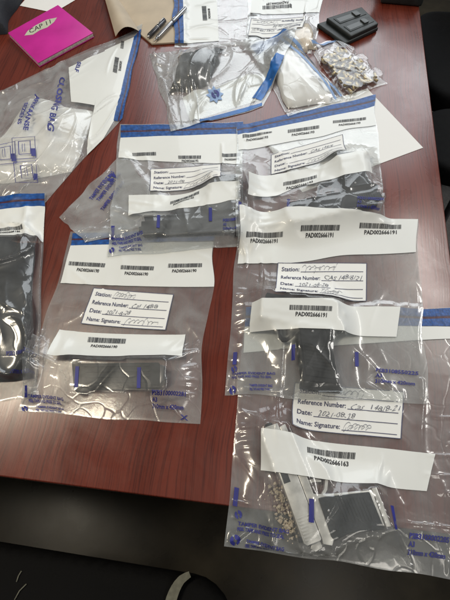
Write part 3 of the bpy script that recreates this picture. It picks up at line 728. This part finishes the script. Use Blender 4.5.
# ------------------------------------------------------------------ pistols and magazine
def make_pistol(p_rear, p_muz, grip_side, zb, label, mats, L=0.185, sc=None, xs=1.0, zs=0.78, panel=None, where=0.012):
    """lies flat; grip_side +1: grip to the left of the rear->muzzle direction seen from above, -1: to the right"""
    a, b = at(*p_rear, zb+where), at(*p_muz, zb+where); d = b-a; Lk = np.linalg.norm(d); d /= Lk; nrm = np.array([-d[1], d[0]])*(-grip_side)
    k = Lk/185.0 if sc is None else sc
    def xf(p):
        x_ = p[0] if p[0] < 66 else 66+(p[0]-66)*xs
        w = a+d*x_*k+nrm*p[1]*k
        return (w[0], w[1], zb+0.001+p[2]*k*zs)
    t = thing('pistol', label, 'pistol', (*xf((60, -30, 0))[:2], zb), 'pistols sealed in evidence bags')
    polys = []
    def part(name, pts, z0, z1, m, par=None, bev=1.2):
        polys.append(([xf((x, y, 0))[:2] for x, y in pts], zb+0.001+z1*k*zs))
        return MB().prism(pts, z0, z1, xf).build(name, M[m], par or t, fix=True, bevel=bev*k, bseg=2)
    sl = part('slide', [(0, 2), (2, 0), (185, 0), (185, 22), (181, 27), (4, 28), (0, 24)], 2, 27, mats[0])
    part('rear_sight', [(6, 28), (14, 28), (13, 33), (7, 33)], 9, 20, mats[1], sl, .5)
    part('front_sight', [(172, 27), (180, 27), (178, 31)], 12, 17, mats[1], sl, .4)
    mbs = MB()
    for q in range(8): mbs.box(6+q*4.6, 8.4+q*4.6, 3, 25, 26, 28.4, xf)
    mbs.build('serrations', M[mats[3] if len(mats) > 3 else mats[0]], sl, fix=True)
    part('ejection_port', [(92, 14), (126, 14), (126, 25), (92, 25)], 26, 27.6, mats[1], sl, .4)
    MB().tube([xf((183, 14, 14.5)), xf((190, 14, 14.5))], 6.5*k, 14).build('muzzle', M[mats[1]], t, smooth=True)
    fr = part('frame', [(-6, 0), (2, -1), (178, -1), (180, -12), (112, -14), (64, -14), (58, -30), (40, -104), (-12, -100), (2, -42), (2, -24), (-12, -12)], 3.5, 25.5, mats[2])
    gp = part('grip_panel', panel or [(9, -19), (54, -20), (52, -32), (36, -97), (-6, -94), (11, -44)], 1.5, 29, mats[1], None, 2.5)
    mbr = MB()
    for q in range(9):
        y_ = -46-q*5; x0, x1 = 9.5-(-y_-44)*0.32, 48.5-(-y_-44)*0.25
        mbr.box(x0+3, x1-3, y_-1.3, y_+1.3, 28.6, 30.0, xf)
    mbr.build('grip_ridges', M[mats[1]], gp, fix=True)
    mbs = MB().tube([xf((34, -26, 30)), xf((34, -26, 28))], 2.6*k, 10); mbs.build('screw', M['steel'], fr, smooth=True)
    # trigger guard: a bent bar
    path = [(112, -12), (113, -24), (106, -38), (92, -44), (76, -43), (64, -36), (58, -28)]
    V = []; F = []
    for i, (x, y) in enumerate(path):
        x0, y0 = path[max(i-1, 0)]; x1, y1 = path[min(i+1, len(path)-1)]; tx, ty = x1-x0, y1-y0; l = math.hypot(tx, ty); nx, ny = -ty/l*2.4, tx/l*2.4
        V += [xf((x+nx, y+ny, 9)), xf((x-nx, y-ny, 9)), xf((x-nx, y-ny, 20)), xf((x+nx, y+ny, 20))]
    for i in range(len(path)-1):
        for q in range(4): F.append((i*4+q, i*4+(q+1) % 4, i*4+4+(q+1) % 4, i*4+4+q))
    F += [(3, 2, 1, 0), tuple(len(V)-4+q for q in range(4))]
    MB().add(V, F).build('trigger_guard', M[mats[2]], t, fix=True)
    polys.append(([xf((x, y, 0))[:2] for x, y in [(116, -10), (117, -25), (107, -43), (92, -48), (75, -47), (55, -30)]], zb+0.001+20*k*zs))
    part('trigger', [(80, -13), (86, -13), (85, -24), (79, -35), (76, -34), (80, -24)], 11, 18, mats[1] if mats[0] == 'gun' else 'silver', None, .6)
    part('magazine_base', [(-15, -101), (42, -105), (41, -113), (-17, -109)], 2.5, 26.5, mats[2])
    part('hammer', [(-10, 2), (0, 2), (0, 16), (-6, 20), (-12, 15)], 10, 19, mats[2], None, .8)
    def top(X, Y):
        z = np.zeros(X.shape)
        for p, h in polys: z = np.where(in_poly(X, Y, p), np.maximum(z, h), z)
        return z
    return top
def make_magazine(q, zb, label):
    q = [at(x, y, zb+0.01) for x, y in q]; t = thing('pistol_magazine', label, 'magazine', (*np.mean(q, 0), zb))
    f = lambda a, b: tuple((q[0]*(1-a)+q[1]*a)*(1-b)+(q[3]*(1-a)+q[2]*a)*b)
    rc = lambda a0, a1, b0, b1: [f(a0, b0), f(a1, b0), f(a1, b1), f(a0, b1)]
    bd = MB().prism(rc(0.06, 0.97, 0.06, 0.94), zb+.001, zb+.023).build('magazine_body', M['gun'], t, bevel=.003, bseg=3)
    mb = MB()
    for k in range(4): mb.prism(rc(0.12, 0.86, 0.14+k*.2, 0.22+k*.2), zb+.0228, zb+.0256)
    mb.build('ribs', M['gun'], bd, fix=True)
    MB().prism(rc(-0.02, 0.06, -0.05, 1.05), zb+.001, zb+.026).build('base_plate', M['polymer'], t, bevel=.002)
    MB().prism([f(.97, .12), f(1.04, .2), f(1.04, .7), f(.97, .9)], zb+.003, zb+.021).build('feed_lips', M['darksteel'], t, bevel=.002)
    poly = rc(-.02, 1.02, 0, 1)
    return lambda X, Y: np.where(in_poly(X, Y, poly), zb+.0275, 0)

ROWS = ['Station:', 'Reference Number:', 'Date:', 'Name: Signature:']
SIZE3 = lambda serial: [(serial, 1.0), ('A3', 0.16), ('310mm x 420mm', 0.95)]
SMALL = [('TAMPER EVIDENT BAG', 1.0), ('PEEL TAPE AND PRESS TO SEAL', 0.92)]

# ---- bag at the top, seal to the left
b = Bag([(174, 44), (172, -30), (262, -34), (258, 42)], 'evidence bag at the back edge of the picture with upright blue seal beside the pens', seed=21, zq=0.010, edge_slack=0.03)
b.band('seal_strip', [(174, 41), (172, -28), (182, -28), (184, 41)], 'seal')
h = b.band('header_band', [(184, 41), (182, -28), (216, -30), (219, 38)], 'white')
b.barcode([(203, 18), (202, 4), (206.5, 4), (207.5, 18)], [(208.5, 16), (207.8, 6), (210.3, 6), (211, 16)], 'PAD002666188', h, 3)
# ---- bag at the top with the wadding
wq = [at(x, y, 0.02) for x, y in ((283, 26), (310, 16), (316, 42), (290, 51))]
o, t1 = lump('wadding', wq, 0.001, 0.022, 'cream', None, 8, 0.5, loc=(*np.mean(wq, 0), 0.001)); tag(o, 'round cream coloured wadding inside the bag nearest the black plastic case', 'wadding')
b = Bag([(313, 50), (244, 46), (252, -26), (328, -24)], 'evidence bag at the back holding cream wadding, between the black case and its neighbour', seed=22, zq=0.012, contents=[t1], edge_slack=0.03)
p = b.band('barcode_strip', [(322, 9), (250, 11), (254, -10), (324, -12)], 'white', wob=0.05, seed=4)
b.barcode([(292, 4.5), (262, 6), (262, 2.5), (292, 1)], [(288, 0.5), (266, 2), (266, -.5), (288, -2)], 'PAD002666189', p, 6)
b.form([(301, 33), (247, 35), (251, 17), (307, 13)], ROWS, [None, 'CAS 148/8/21', '2021-08-28', '~'], 5)

# ---- big bag at the left with the large blue words
aw = [(-0.211, 1.158), (-0.232, 0.825), (-0.440, 0.445), tuple(at(143, 27, .01)+(at(0, 88, .01)-at(143, 27, .01))*1.15)]
fq = [at(x, y, 0.01) for x, y in ((30, 95), (96, 110), (70, 170), (-40, 185))]
o, tA = lump('wrapped_paper', fq, 0.001, 0.030, 'paper', None, 18, 0.6, 0.3, loc=(*np.mean(fq, 0), 0.001)); tag(o, 'crumpled white paper bundle inside the large bag below the pink book', 'paper bundle')
b = Bag(None, 'large evidence bag with big blue words turned sideways below the pink book', seed=31, world=aw, film='milky', contents=[tA], zq=0.01, slack=0.03, edge_slack=0.05, puff=0.012, creases=60, camp=0.004)
b.band('seal_strip', [(143, 27), (122, 119), (113, 118), (133.5, 34)], 'seal')
h = b.band('header_band', [(133.5, 34.5), (113.5, 118), (84, 164), (105, 49)], 'white')
b.barcode([(115, 56), (112.5, 72), (116.5, 73), (119, 57)], [(119.5, 60), (118, 70), (120.5, 70.5), (122, 60.5)], 'PAD002666187', h, 8)
b.barcode([(121, 39), (120, 47), (123, 47.5), (124, 39.5)], None, None, h, 9)
b.band('barcode_strip', [(105.3, 50), (94.5, 106), (72, 103), (69, 67)], 'white')
b.text('large_print', [(66, 78), (57, 141), (51, 140), (60, 77)], 'CLOSING BAG', 'faded', bold=0.03, off=0.0016)
b.text('large_print', [(41, 96), (33.5, 140), (28.5, 139), (36, 95)], 'AFRIKAANSE', 'faded', bold=0.03, off=0.0016)
b.text('large_print', [(30, 104), (27, 133), (22.5, 132.5), (25.5, 103)], 'SEZIENS', 'faded', bold=0.03, off=0.0016)
b.text('large_print', [(82, 62), (79, 73), (75, 72), (78, 61)], 'SELF', 'faded', bold=0.03)
for x, y in ((17, 146), (16, 166), (-2, 150)):
    polys = []
    for (x0, y0, x1, y1) in ((0, 0, 1, .03), (0, .97, 1, 1), (0, .03, .025, .97), (.975, .03, 1, .97), (.18, .2, .8, .235), (.18, .7, .8, .735), (.18, .235, .205, .7), (.775, .235, .8, .7), (.55, .03, .9, .2), (.3, .45, .68, .47), (.3, .55, .68, .57)):
        polys.append([(x0, y0), (x1, y0), (x1, y1), (x0, y1)])
    b.shapes('instruction_picture', [(x+23, y), (x+22, y+18), (x, y+19), (x+1, y+1)], polys, 'faded')

# ---- bag B at the left edge: dark cloth
zb = 0.004
bq_ = [at(x, y, 0.03) for x, y in ((-55, 234), (33, 234), (24, 372), (-55, 378))]
o, tB = lump('cloth_pouch', bq_, zb, 0.038, 'cloth', None, 13, 0.3, 0.25, loc=(*np.mean(bq_, 0), zb)); tag(o, 'charcoal cloth bundle filling the bag at the left edge', 'pouch')
b = Bag([(-75, 204), (43, 187), (30, 394), (-80, 402)], 'evidence bag cut off by the left edge, packed with charcoal cloth', seed=41, zq=0.022, contents=[tB], slack=0.03, edge_slack=0.06, creases=60, camp=0.005, loops=[(0.80, 0.80, 0.030, 0.048, 0.016), (0.62, 0.30, 0.075, 0.06, 0.010)])
b.band('seal_strip', [(-70, 203), (42, 187.5), (42, 200), (-68, 214)], 'seal')
h = b.band('header_band', [(-68, 214), (42, 200), (43, 236), (-66, 238)], 'white')
b.barcode([(-10, 225), (21, 222), (21.5, 226), (-10, 229)], [(-6, 230), (18, 227), (18.3, 229.8), (-6, 232.8)], 'PAD002666186', h, 11)
b.text('footer_print', [(8, 352), (31, 350), (31, 354), (8, 356)], 'PSB3100002277', 'blue'); b.text('footer_print', [(12, 369), (29, 367), (29, 371), (12, 373)], '310mm x 420mm', 'blue')

# ---- bag C: magazine
tC = make_magazine([(76, 364), (163, 363), (163, 389), (78, 391)], 0.002, 'black pistol magazine inside the lower left evidence bag')
b = Bag([(71, 231), (217, 227), (197, 423), (18, 413)], 'evidence bag PAD002666190 holding a black magazine, lower left', seed=52, zq=0.004, contents=[tC], edge_slack=0.045)
b.band('seal_strip', [(73, 233), (215, 229), (214.5, 240), (71, 245)], 'seal')
h = b.band('header_band', [(70.5, 245), (214.5, 241), (211, 287), (59, 283)], 'white')
b.barcode([(69, 261), (105, 263), (104, 267), (68, 265)], [(77, 267.5), (99, 268.8), (98, 272.3), (76, 271)], 'PAD002666190', h, 21)
b.barcode([(121, 265), (154.5, 266), (154, 270), (120.5, 269)], [(125, 271), (149, 272), (148.5, 275.3), (124.5, 274.3)], 'PAD002666190', h, 21)
b.barcode([(169, 263.5), (202.5, 263), (202, 267), (168.5, 267.5)], [(173, 269), (197, 268.7), (196.6, 272), (172.6, 272.3)], 'PAD002666190', h, 21)
b.form([(93, 287), (175, 293.5), (167, 328), (81, 321)], ROWS, ['~', 'Cas 148/8', '2021-8-28', '~'], 7)
p = b.band('barcode_strip', [(61, 328), (187, 333), (183, 358), (52, 357)], 'white')
b.barcode([(89, 333.5), (127, 335.5), (126.2, 341), (88.3, 339)], [(92.5, 341.5), (119, 342.8), (118.4, 346.3), (92, 345)], 'PAD002666190', p, 21)
b.tick([(81, 370), (84.5, 370), (84, 388), (80.5, 388)]); b.tick([(140, 371), (143.5, 371), (143, 389.5), (139.5, 389.5)])
footer(b, rect(30, 396, 66, 405, 0.06), SMALL); footer(b, rect(36, 407, 64, 414, 0.06), SMALL)
b.emblem([(22, 407), (28, 407.5), (27.5, 413.5), (21.5, 413)])
footer(b, rect(154, 391, 186, 410, 0.05), SIZE3('PSB3100002281'), name='size_print')
b.tick([(28, 388), (31, 388), (29, 399), (26, 399)])
b.text('scissors_mark', [(180, 414), (187, 415), (186.5, 420), (179.5, 419)], 'X', 'blue')

# ---- small bag E tucked under D
b = Bag([(150, 150), (121, 149), (58, 214), (84, 241)], 'small milky evidence bag corner tucked under the upper left bag, its blue print running uphill', seed=61, zq=0.012, film='milky', edge_slack=0.02, world=[at(175, 215, .012), at(121, 149, .012), at(58, 214, .012), at(84, 241, .012)])
for (x, y) in ((88, 196), (95, 197), (99, 206)):
    b.text('footer_print', [(x, y), (x+22, y-28), (x+25, y-26), (x+3, y+2)], 'TAMPER EVIDENT BAG', 'blue', bold=.03)
b.emblem([(104, 176), (110, 169), (116, 173), (110, 180)])

# ---- bag D
zD = floor_under([tuple(at(x, y)) for x, y in ((136, 200), (235, 200), (238, 240), (136, 240))], 70)
tD = make_pistol((234, 219), (142, 224), -1, zD+0.002, 'dark grey pistol inside the upper left evidence bag', ['gun', 'polymer', 'gun'])
b = Bag([(119, 121), (243, 118), (244, 243), (107, 255)], 'evidence bag with a hazy grey pistol, left of the two bags with long blue seals', seed=71, zq=0.012, contents=[tD], film='milky', slack=0.016)
b.band('seal_strip', [(120, 122), (243, 118.5), (243, 130), (120.5, 134)], 'seal')
h = b.band('header_band', [(120.5, 134), (243, 130), (243, 161), (118, 156)], 'white')
b.barcode([(131, 149.5), (154, 148.5), (154, 152), (131, 153)], None, None, h, 31)
b.barcode([(176.5, 152), (200, 152), (199.5, 155.3), (176.5, 155.3)], [(180, 156), (197, 156), (197, 158.5), (180, 158.5)], 'PAD002666192', h, 31)
b.barcode([(222, 151), (241, 149.5), (241, 153), (222, 154.5)], [(225, 155.5), (240, 154.5), (240, 156.8), (225, 157.8)], 'PAD002666192', h, 31)
b.form([(148, 165.5), (220, 161), (219, 183), (147, 188.5)], ROWS, [None, None, '2021-08', '~'], 9)
p = b.band('barcode_strip', [(127, 193), (236, 187), (236, 203), (127, 217)], 'white', wob=0.12, seed=2)
b.barcode([(168, 198), (197, 191.5), (197, 195), (168, 201.8)], [(171.5, 201.8), (192.5, 197), (192.5, 199.8), (171.5, 204.6)], 'PAD002666192', p, 31)
b.tick([(157.5, 219), (160.5, 219), (160.5, 231), (157.5, 231)]); b.tick([(207.5, 212), (210.5, 212), (210.5, 224), (207.5, 224)])
footer(b, rect(111, 238, 144, 246, -0.12), SMALL); b.emblem([(109, 247), (114, 246.5), (114, 252), (109, 252.5)])
footer(b, rect(118, 246, 142, 252, -0.10), SMALL)
footer(b, rect(221, 222, 241, 233, -0.05), SIZE3('PSB3100002283'), name='size_print')
b.tick([(111, 226), (114, 226), (113.5, 239), (110.5, 239)])

# ---- bag F
zF = floor_under([tuple(at(x, y)) for x, y in ((285, 150), (375, 150), (378, 212), (285, 212))], 70)
tF = make_pistol((374, 193), (288, 210), -1, zF+0.002, 'black pistol inside the upper right evidence bag', ['gun', 'polymer', 'polymer'])
b = Bag([(236, 122), (376, 90), (388, 224), (237, 240)], 'evidence bag with a black pistol and a white sheet poking out underneath, upper right', seed=81, zq=0.014, contents=[tF], slack=0.016, edge_slack=0.05)
b.band('seal_strip', [(236, 122), (376, 90.5), (377, 103), (237, 131)], 'seal')
h = b.band('header_band', [(237, 131), (377, 103), (378, 122), (238, 149)], 'white', wob=0.06, seed=5)
b.barcode([(242, 129+2), (272, 125.5+2), (272, 129), (242, 132.7+2)], [(246, 135), (268, 132), (268, 134.4), (246, 137.4)], 'PAD002666193', h, 41)
b.barcode([(288, 126), (320, 121.5), (320, 124.7), (288, 129.2)], [(292, 130), (315, 126.8), (315, 129.2), (292, 132.4)], 'PAD002666193', h, 41)
b.barcode([(334, 117), (368, 113.5), (368, 116.2), (334, 119.7)], [(340, 120.5), (362, 118), (362, 120), (340, 122.5)], 'PAD002666193', h, 41)
b.form([(271, 150.5), (344, 130.5), (346, 151), (271, 170)], ROWS, [None, 'CAS 148/8', None, '~'], 11)
p = b.band('barcode_strip', [(249, 174), (368, 154), (371, 172), (249, 194)], 'white', wob=0.08, seed=3)
b.barcode([(283, 177.5), (316, 170.5), (316, 174), (283, 181)], [(286, 182), (312, 176.3), (312, 179), (286, 184.7)], 'PAD002666193', p, 41)
b.tick([(286.5, 199), (289.5, 199), (289.5, 211.5), (286.5, 211.5)])
footer(b, rect(354, 199, 378, 210, 0.08), SIZE3('PSB3100002284'), name='size_print')
b.tick([(239, 206), (242, 206), (242, 217), (239, 217)]); footer(b, [(240, 219), (246, 219), (246, 236), (240, 236)], SMALL)

# ---- J first (H lies on it): nickel pistol
tJ = make_pistol((321, 540), (277, 424), -1, 0.002, 'worn nickel pistol with black grip inside the bag at the front edge', ['silver', 'gunblue', 'silver', 'silver'], panel=[(0, -15), (56, -18), (54, -31), (38.5, -99), (-17, -97), (-5, -42), (-7, -18)])
rg_ = random.Random(3); mbg = MB(); gp_ = []
for k in range(230):
    t_ = rg_.random(); w_ = at(277+15*t_+rg_.gauss(0, 5), 486+50*t_+rg_.gauss(0, 5), 0.01); r_ = rg_.choice((.0006, .0008, .001, .0014, .0018, .0028))*rg_.uniform(.8, 1.2); z_ = rg_.uniform(.003, .012); gp_.append(w_)
    bm = bmesh.new(); bmesh.ops.create_icosphere(bm, subdivisions=1, radius=r_)
    mbg.add([(w_[0]+v.co.x*rg_.uniform(.5, 1.6), w_[1]+v.co.y*rg_.uniform(.5, 1.6), z_+v.co.z*rg_.uniform(.5, 1.3)) for v in bm.verts], [tuple(v.index for v in f.verts) for f in bm.faces]); bm.free()
dg = mbg.build('debris_granules', M['granule'], loc=(*at(285, 495), 0.002)); dg['kind'] = 'stuff'; tag(dg, 'scatter of beige granules beside the nickel pistol in the front bag', 'debris')
b = Bag([(246, 307), (458, 306), (463, 582), (225, 547)], 'evidence bag PAD002666163 holding a nickel pistol, hanging over the front edge of the table', seed=91, zq=0.004, contents=[tJ, lambda X, Y: np.where(np.min([np.hypot(X-g[0], Y-g[1]) for g in gp_], axis=0) < .007, .0155, 0)], slack=0.020, edge_slack=0.075, film='front', camp=0.0022, creases=24)
b.band('seal_strip', [(246, 307), (458, 307), (458, 325), (245, 326)], 'sealp')
b.band('header_band', [(245, 326), (458, 325.5), (458, 337), (244, 352)], 'white')
b.form([(295.5, 382), (406, 391), (404, 438), (291, 426)], ROWS, ['~', 'Cas  148/8-21', '2021-08-28', '~'], 13)
p = b.band('barcode_strip', [(261, 431), (437, 453), (429, 490), (259, 470)], 'white')
b.barcode([(307.6, 445.5), (358, 450), (357, 456.3), (306.8, 452)], [(313.3, 454.8), (350.6, 458.2), (350, 463.4), (312.7, 460)], 'PAD002666163', p, 51)
b.tick([(307, 496), (312, 496.5), (311.5, 518), (306.5, 517.5)]); b.tick([(390, 504), (394.5, 504.5), (394.5, 528), (390, 527.5)])
b.tick([(234, 488), (238, 488.5), (236, 508), (232, 507.5)])
footer(b, rect(237, 522, 288, 533, 0.06), SMALL); footer(b, rect(247, 540, 284, 550, 0.06), SMALL)
b.emblem([(231, 535), (241, 536), (240.5, 547), (230.5, 546)]); b.emblem([(234, 511), (241, 511.5), (240.5, 520), (233.5, 519.5)], name='printed_icon')
footer(b, rect(412, 533, 450, 558, 0.12), SIZE3('PSB3100002285'), name='size_print')

# ---- H
tH = make_pistol((335, 323), (250, 308), 1, floor_under([tuple(at(x, y)) for x, y in ((255, 315), (338, 315), (338, 390), (300, 390))], 80)+0.002, 'black pistol with its grip pointing at the viewer inside the middle right bag', ['gun', 'polymer', 'polymer'], sc=0.00110, xs=0.40)
b = Bag([(239, 213), (419, 215.5), (428, 403), (223, 392)], 'evidence bag PAD002666191 holding a black pistol, middle right with the folded top', seed=101, zq=0.012, contents=[tH], slack=0.020, edge_slack=0.07)
h = b.band('header_band', [(240, 213.5), (418, 216), (418.5, 251), (238, 261)], 'white', wob=0.05, seed=8)
b.barcode([(247, 234.5), (283, 233), (283, 237.4), (247, 239)], [(251.5, 240), (278, 238.6), (278, 242.4), (251.5, 243.8)], 'PAD002666191', h, 61)
b.barcode([(300.5, 229), (341, 227), (341.3, 231.5), (300.7, 233.5)], [(306.5, 234.6), (335.5, 233.2), (335.7, 237.4), (306.7, 238.8)], 'PAD002666191', h, 61)
b.barcode([(361, 224), (403, 221.8), (403.3, 226.3), (361.3, 228.5)], [(367, 229.5), (399, 227.8), (399.3, 232), (367.3, 233.7)], 'PAD002666191', h, 61)
b.form([(278.5, 261.5), (371, 261.5), (371, 299), (275, 299.5)], ROWS, ['~', 'CAS 148/8/21', '2021-08-28', '~'], 17)
p = b.band('barcode_strip', [(251, 304.5), (403, 305), (400, 335.5), (248, 331.5)], 'white')
b.barcode([(289, 311), (330.5, 312.5), (330, 317), (288.6, 315.7)], [(294.5, 317.3), (325, 318.5), (324.6, 322.7), (294.2, 321.5)], 'PAD002666191', p, 61)
b.tick([(290, 347), (294, 347), (293.5, 361), (289.5, 361)]); b.tick([(359.5, 351), (363.5, 351), (363.5, 365), (359.5, 365)])
footer(b, rect(230, 371, 273, 378, -0.03), SMALL); footer(b, rect(248, 383, 271, 391, -0.03), SMALL)
b.emblem([(228, 384), (235, 384), (234.5, 392), (227.5, 392)])
footer(b, rect(380, 367, 419, 383, 0.08), SIZE3('PSB3108550225'), name='size_print')
b.tick([(232, 350), (236, 350), (235, 363), (231, 363)]); b.emblem([(230, 364), (236, 364), (235.5, 371), (229.5, 371)], name='printed_icon')

# ---- small bag N with cartridges
nq = [at(x, y, 0.006) for x, y in ((308, 46), (336, 38), (386, 82), (350, 99))]
cart = None; rr = random.Random(5); pts = []
def cartridge_mesh():
    prof = [(0, 0.0), (0, .0050), (.0012, .0050), (.0014, .0044), (.0022, .0044), (.0025, .0049), (.019, .0048), (.0192, .0045), (.023, .0043), (.0265, .0030), (.0288, .0012), (.029, 0)]
    V = []; F = []; n = 12
    for (x, r_) in prof:
        for k in range(n): V.append((x-.014, r_*math.cos(2*math.pi*k/n), r_*math.sin(2*math.pi*k/n)+.0052))
    for i in range(len(prof)-1):
        for k in range(n): F.append((i*n+k, i*n+(k+1) % n, (i+1)*n+(k+1) % n, (i+1)*n+k))
    return V, F
V, F = cartridge_mesh()
cme = None; k = 0; tries = 0; V = [tuple(c*.72 for c in v) for v in V]
while k < 70 and tries < 20000:
    tries += 1
    a, b_ = rr.uniform(.10, .90), rr.uniform(.20, .92)
    p = (nq[0]*(1-a)+nq[1]*a)*(1-b_)+(nq[3]*(1-a)+nq[2]*a)*b_
    lay = 0 if k < 42 else 1
    if any(np.hypot(*(p-q)) < 0.0085 for q, l in pts if l == lay): continue
    pts.append((p, lay)); k += 1
    if cart is None:
        cart = obj('cartridge', V, F, M['brass'], smooth=True); cart.data.materials.append(M['copper'])
        for f in cart.data.polygons: f.material_index = 1 if f.center.x > .0036 else 0
        tag(cart, 'loose brass cartridge in the small clear bag beside the black case', 'cartridge', 'brass cartridges in the small bag'); c_ = cart
    else:
        c_ = cart.copy(); COL.objects.link(c_)
    c_.location = (p[0], p[1], T+0.0022+lay*0.007); c_.rotation_euler = (0, rr.uniform(-.15, .15)*lay, rr.uniform(0, 6.28))
PL = np.array([p for p, l in pts])
def tN(X, Y):
    z = np.zeros(X.shape)
    for (p, l) in pts: z = np.maximum(z, np.where(np.hypot(X-p[0], Y-p[1]) < .010, 0.0100+l*.007, 0))
    return z
rqn = [tuple(nq[0]*.62+nq[2]*.38+np.array([dx, dy])) for dx, dy in ((-.02, .05), (.02, .055), (.03, .01), (-.01, .0))]
b = Bag([(308, 46), (336, 37.5), (387, 82), (347, 101)], 'small clear bag of loose brass cartridges beside the black case', seed=111, zq=0.004, contents=[tN], film='clearer', res=0.003, group='small clear bags', edge_slack=0.05, slack=0.03, name='zip_bag', cat='plastic bag')
b.band('zip_line', [(310, 47), (335.5, 39), (337, 40.5), (311.5, 48.8)], 'bluezip')

# ---- zip bag M with white paper
mq = [at(x, y, 0.02) for x, y in ((268, 50), (292, 38), (336, 90), (290, 104))]
zM = floor_under([tuple(p) for p in mq], 60)
o, tM = lump('folded_paper', mq, zM+.002, 0.020, 'paper', None, 23, 0.35, 0.2, loc=(*np.mean(mq, 0), zM+.002)); tag(o, 'folded white paper inside the zip bag with blue zip lines', 'paper')
b = Bag([(250, 42), (284, 27), (347, 93), (290, 112)], 'clear zip bag with blue zip lines around folded white paper, left of the cartridges', seed=121, zq=0.018, contents=[tM], film='film', res=0.0034, group='small clear bags', edge_slack=0.05, slack=0.02, name='zip_bag', cat='plastic bag')
b.band('seal_strip', [(250.5, 42), (283, 27.5), (289, 34), (257, 49)], 'bluepale')
b.band('zip_line', [(286, 33), (344, 91), (342, 92), (283, 34.5)], 'bluezip'); b.band('zip_line', [(281, 36), (337, 93.5), (335, 94.5), (278.5, 37.2)], 'bluezip')

# ---- bag K with the badge
kq = [at(x, y, 0.04) for x, y in ((168, 80), (176, 44), (222, 34), (208, 70))]
zK = floor_under([tuple(p) for p in kq], 60)
o, tK = lump('holster', kq, zK+.002, 0.034, 'cloth', None, 35, 0.5, 0.4, loc=(*np.mean(kq, 0), zK+.002)); tag(o, 'dark grey cloth holster inside the crumpled bag with the blue star badge', 'holster')
b = Bag([(170, 125), (264, 99), (297, 30), (148, 46)], 'crumpled evidence bag with a blue star badge, tilted across the back of the pile', seed=131, zq=0.022, contents=[tK], film='hazy', slack=0.05, edge_slack=0.07, bend=0.2, creases=44, camp=0.006)
b.band('seal_strip', [(262, 93), (286, 58), (277, 55), (253, 91)], 'bluepale')
b.band('edge_line', [(200, 116.5), (263, 98.5), (262.5, 95.5), (199.5, 113)], 'bluepale')
h = b.band('header_band', [(190, 114), (262, 92), (266, 66), (182, 90)], 'white', off=-0.0012, wob=0.06, seed=6)
st = []
for k in range(16):
    a = 2*math.pi*k/16; r_ = .5 if k % 2 == 0 else .33; st.append((.5+r_*math.cos(a), .5+r_*math.sin(a)))
star = b.shapes('star_badge', [(207, 82), (225, 79), (227, 95), (209, 98)], [[(.5, .5), st[i], st[(i+1) % 16]] for i in range(16)], 'bluezip', off=0.0014)
b.emblem([(213, 85), (221, 83.5), (222, 91), (214, 92.5)], m='blue', name='badge_ring', off=0.0026)

print('pieces', len(bpy.data.objects))
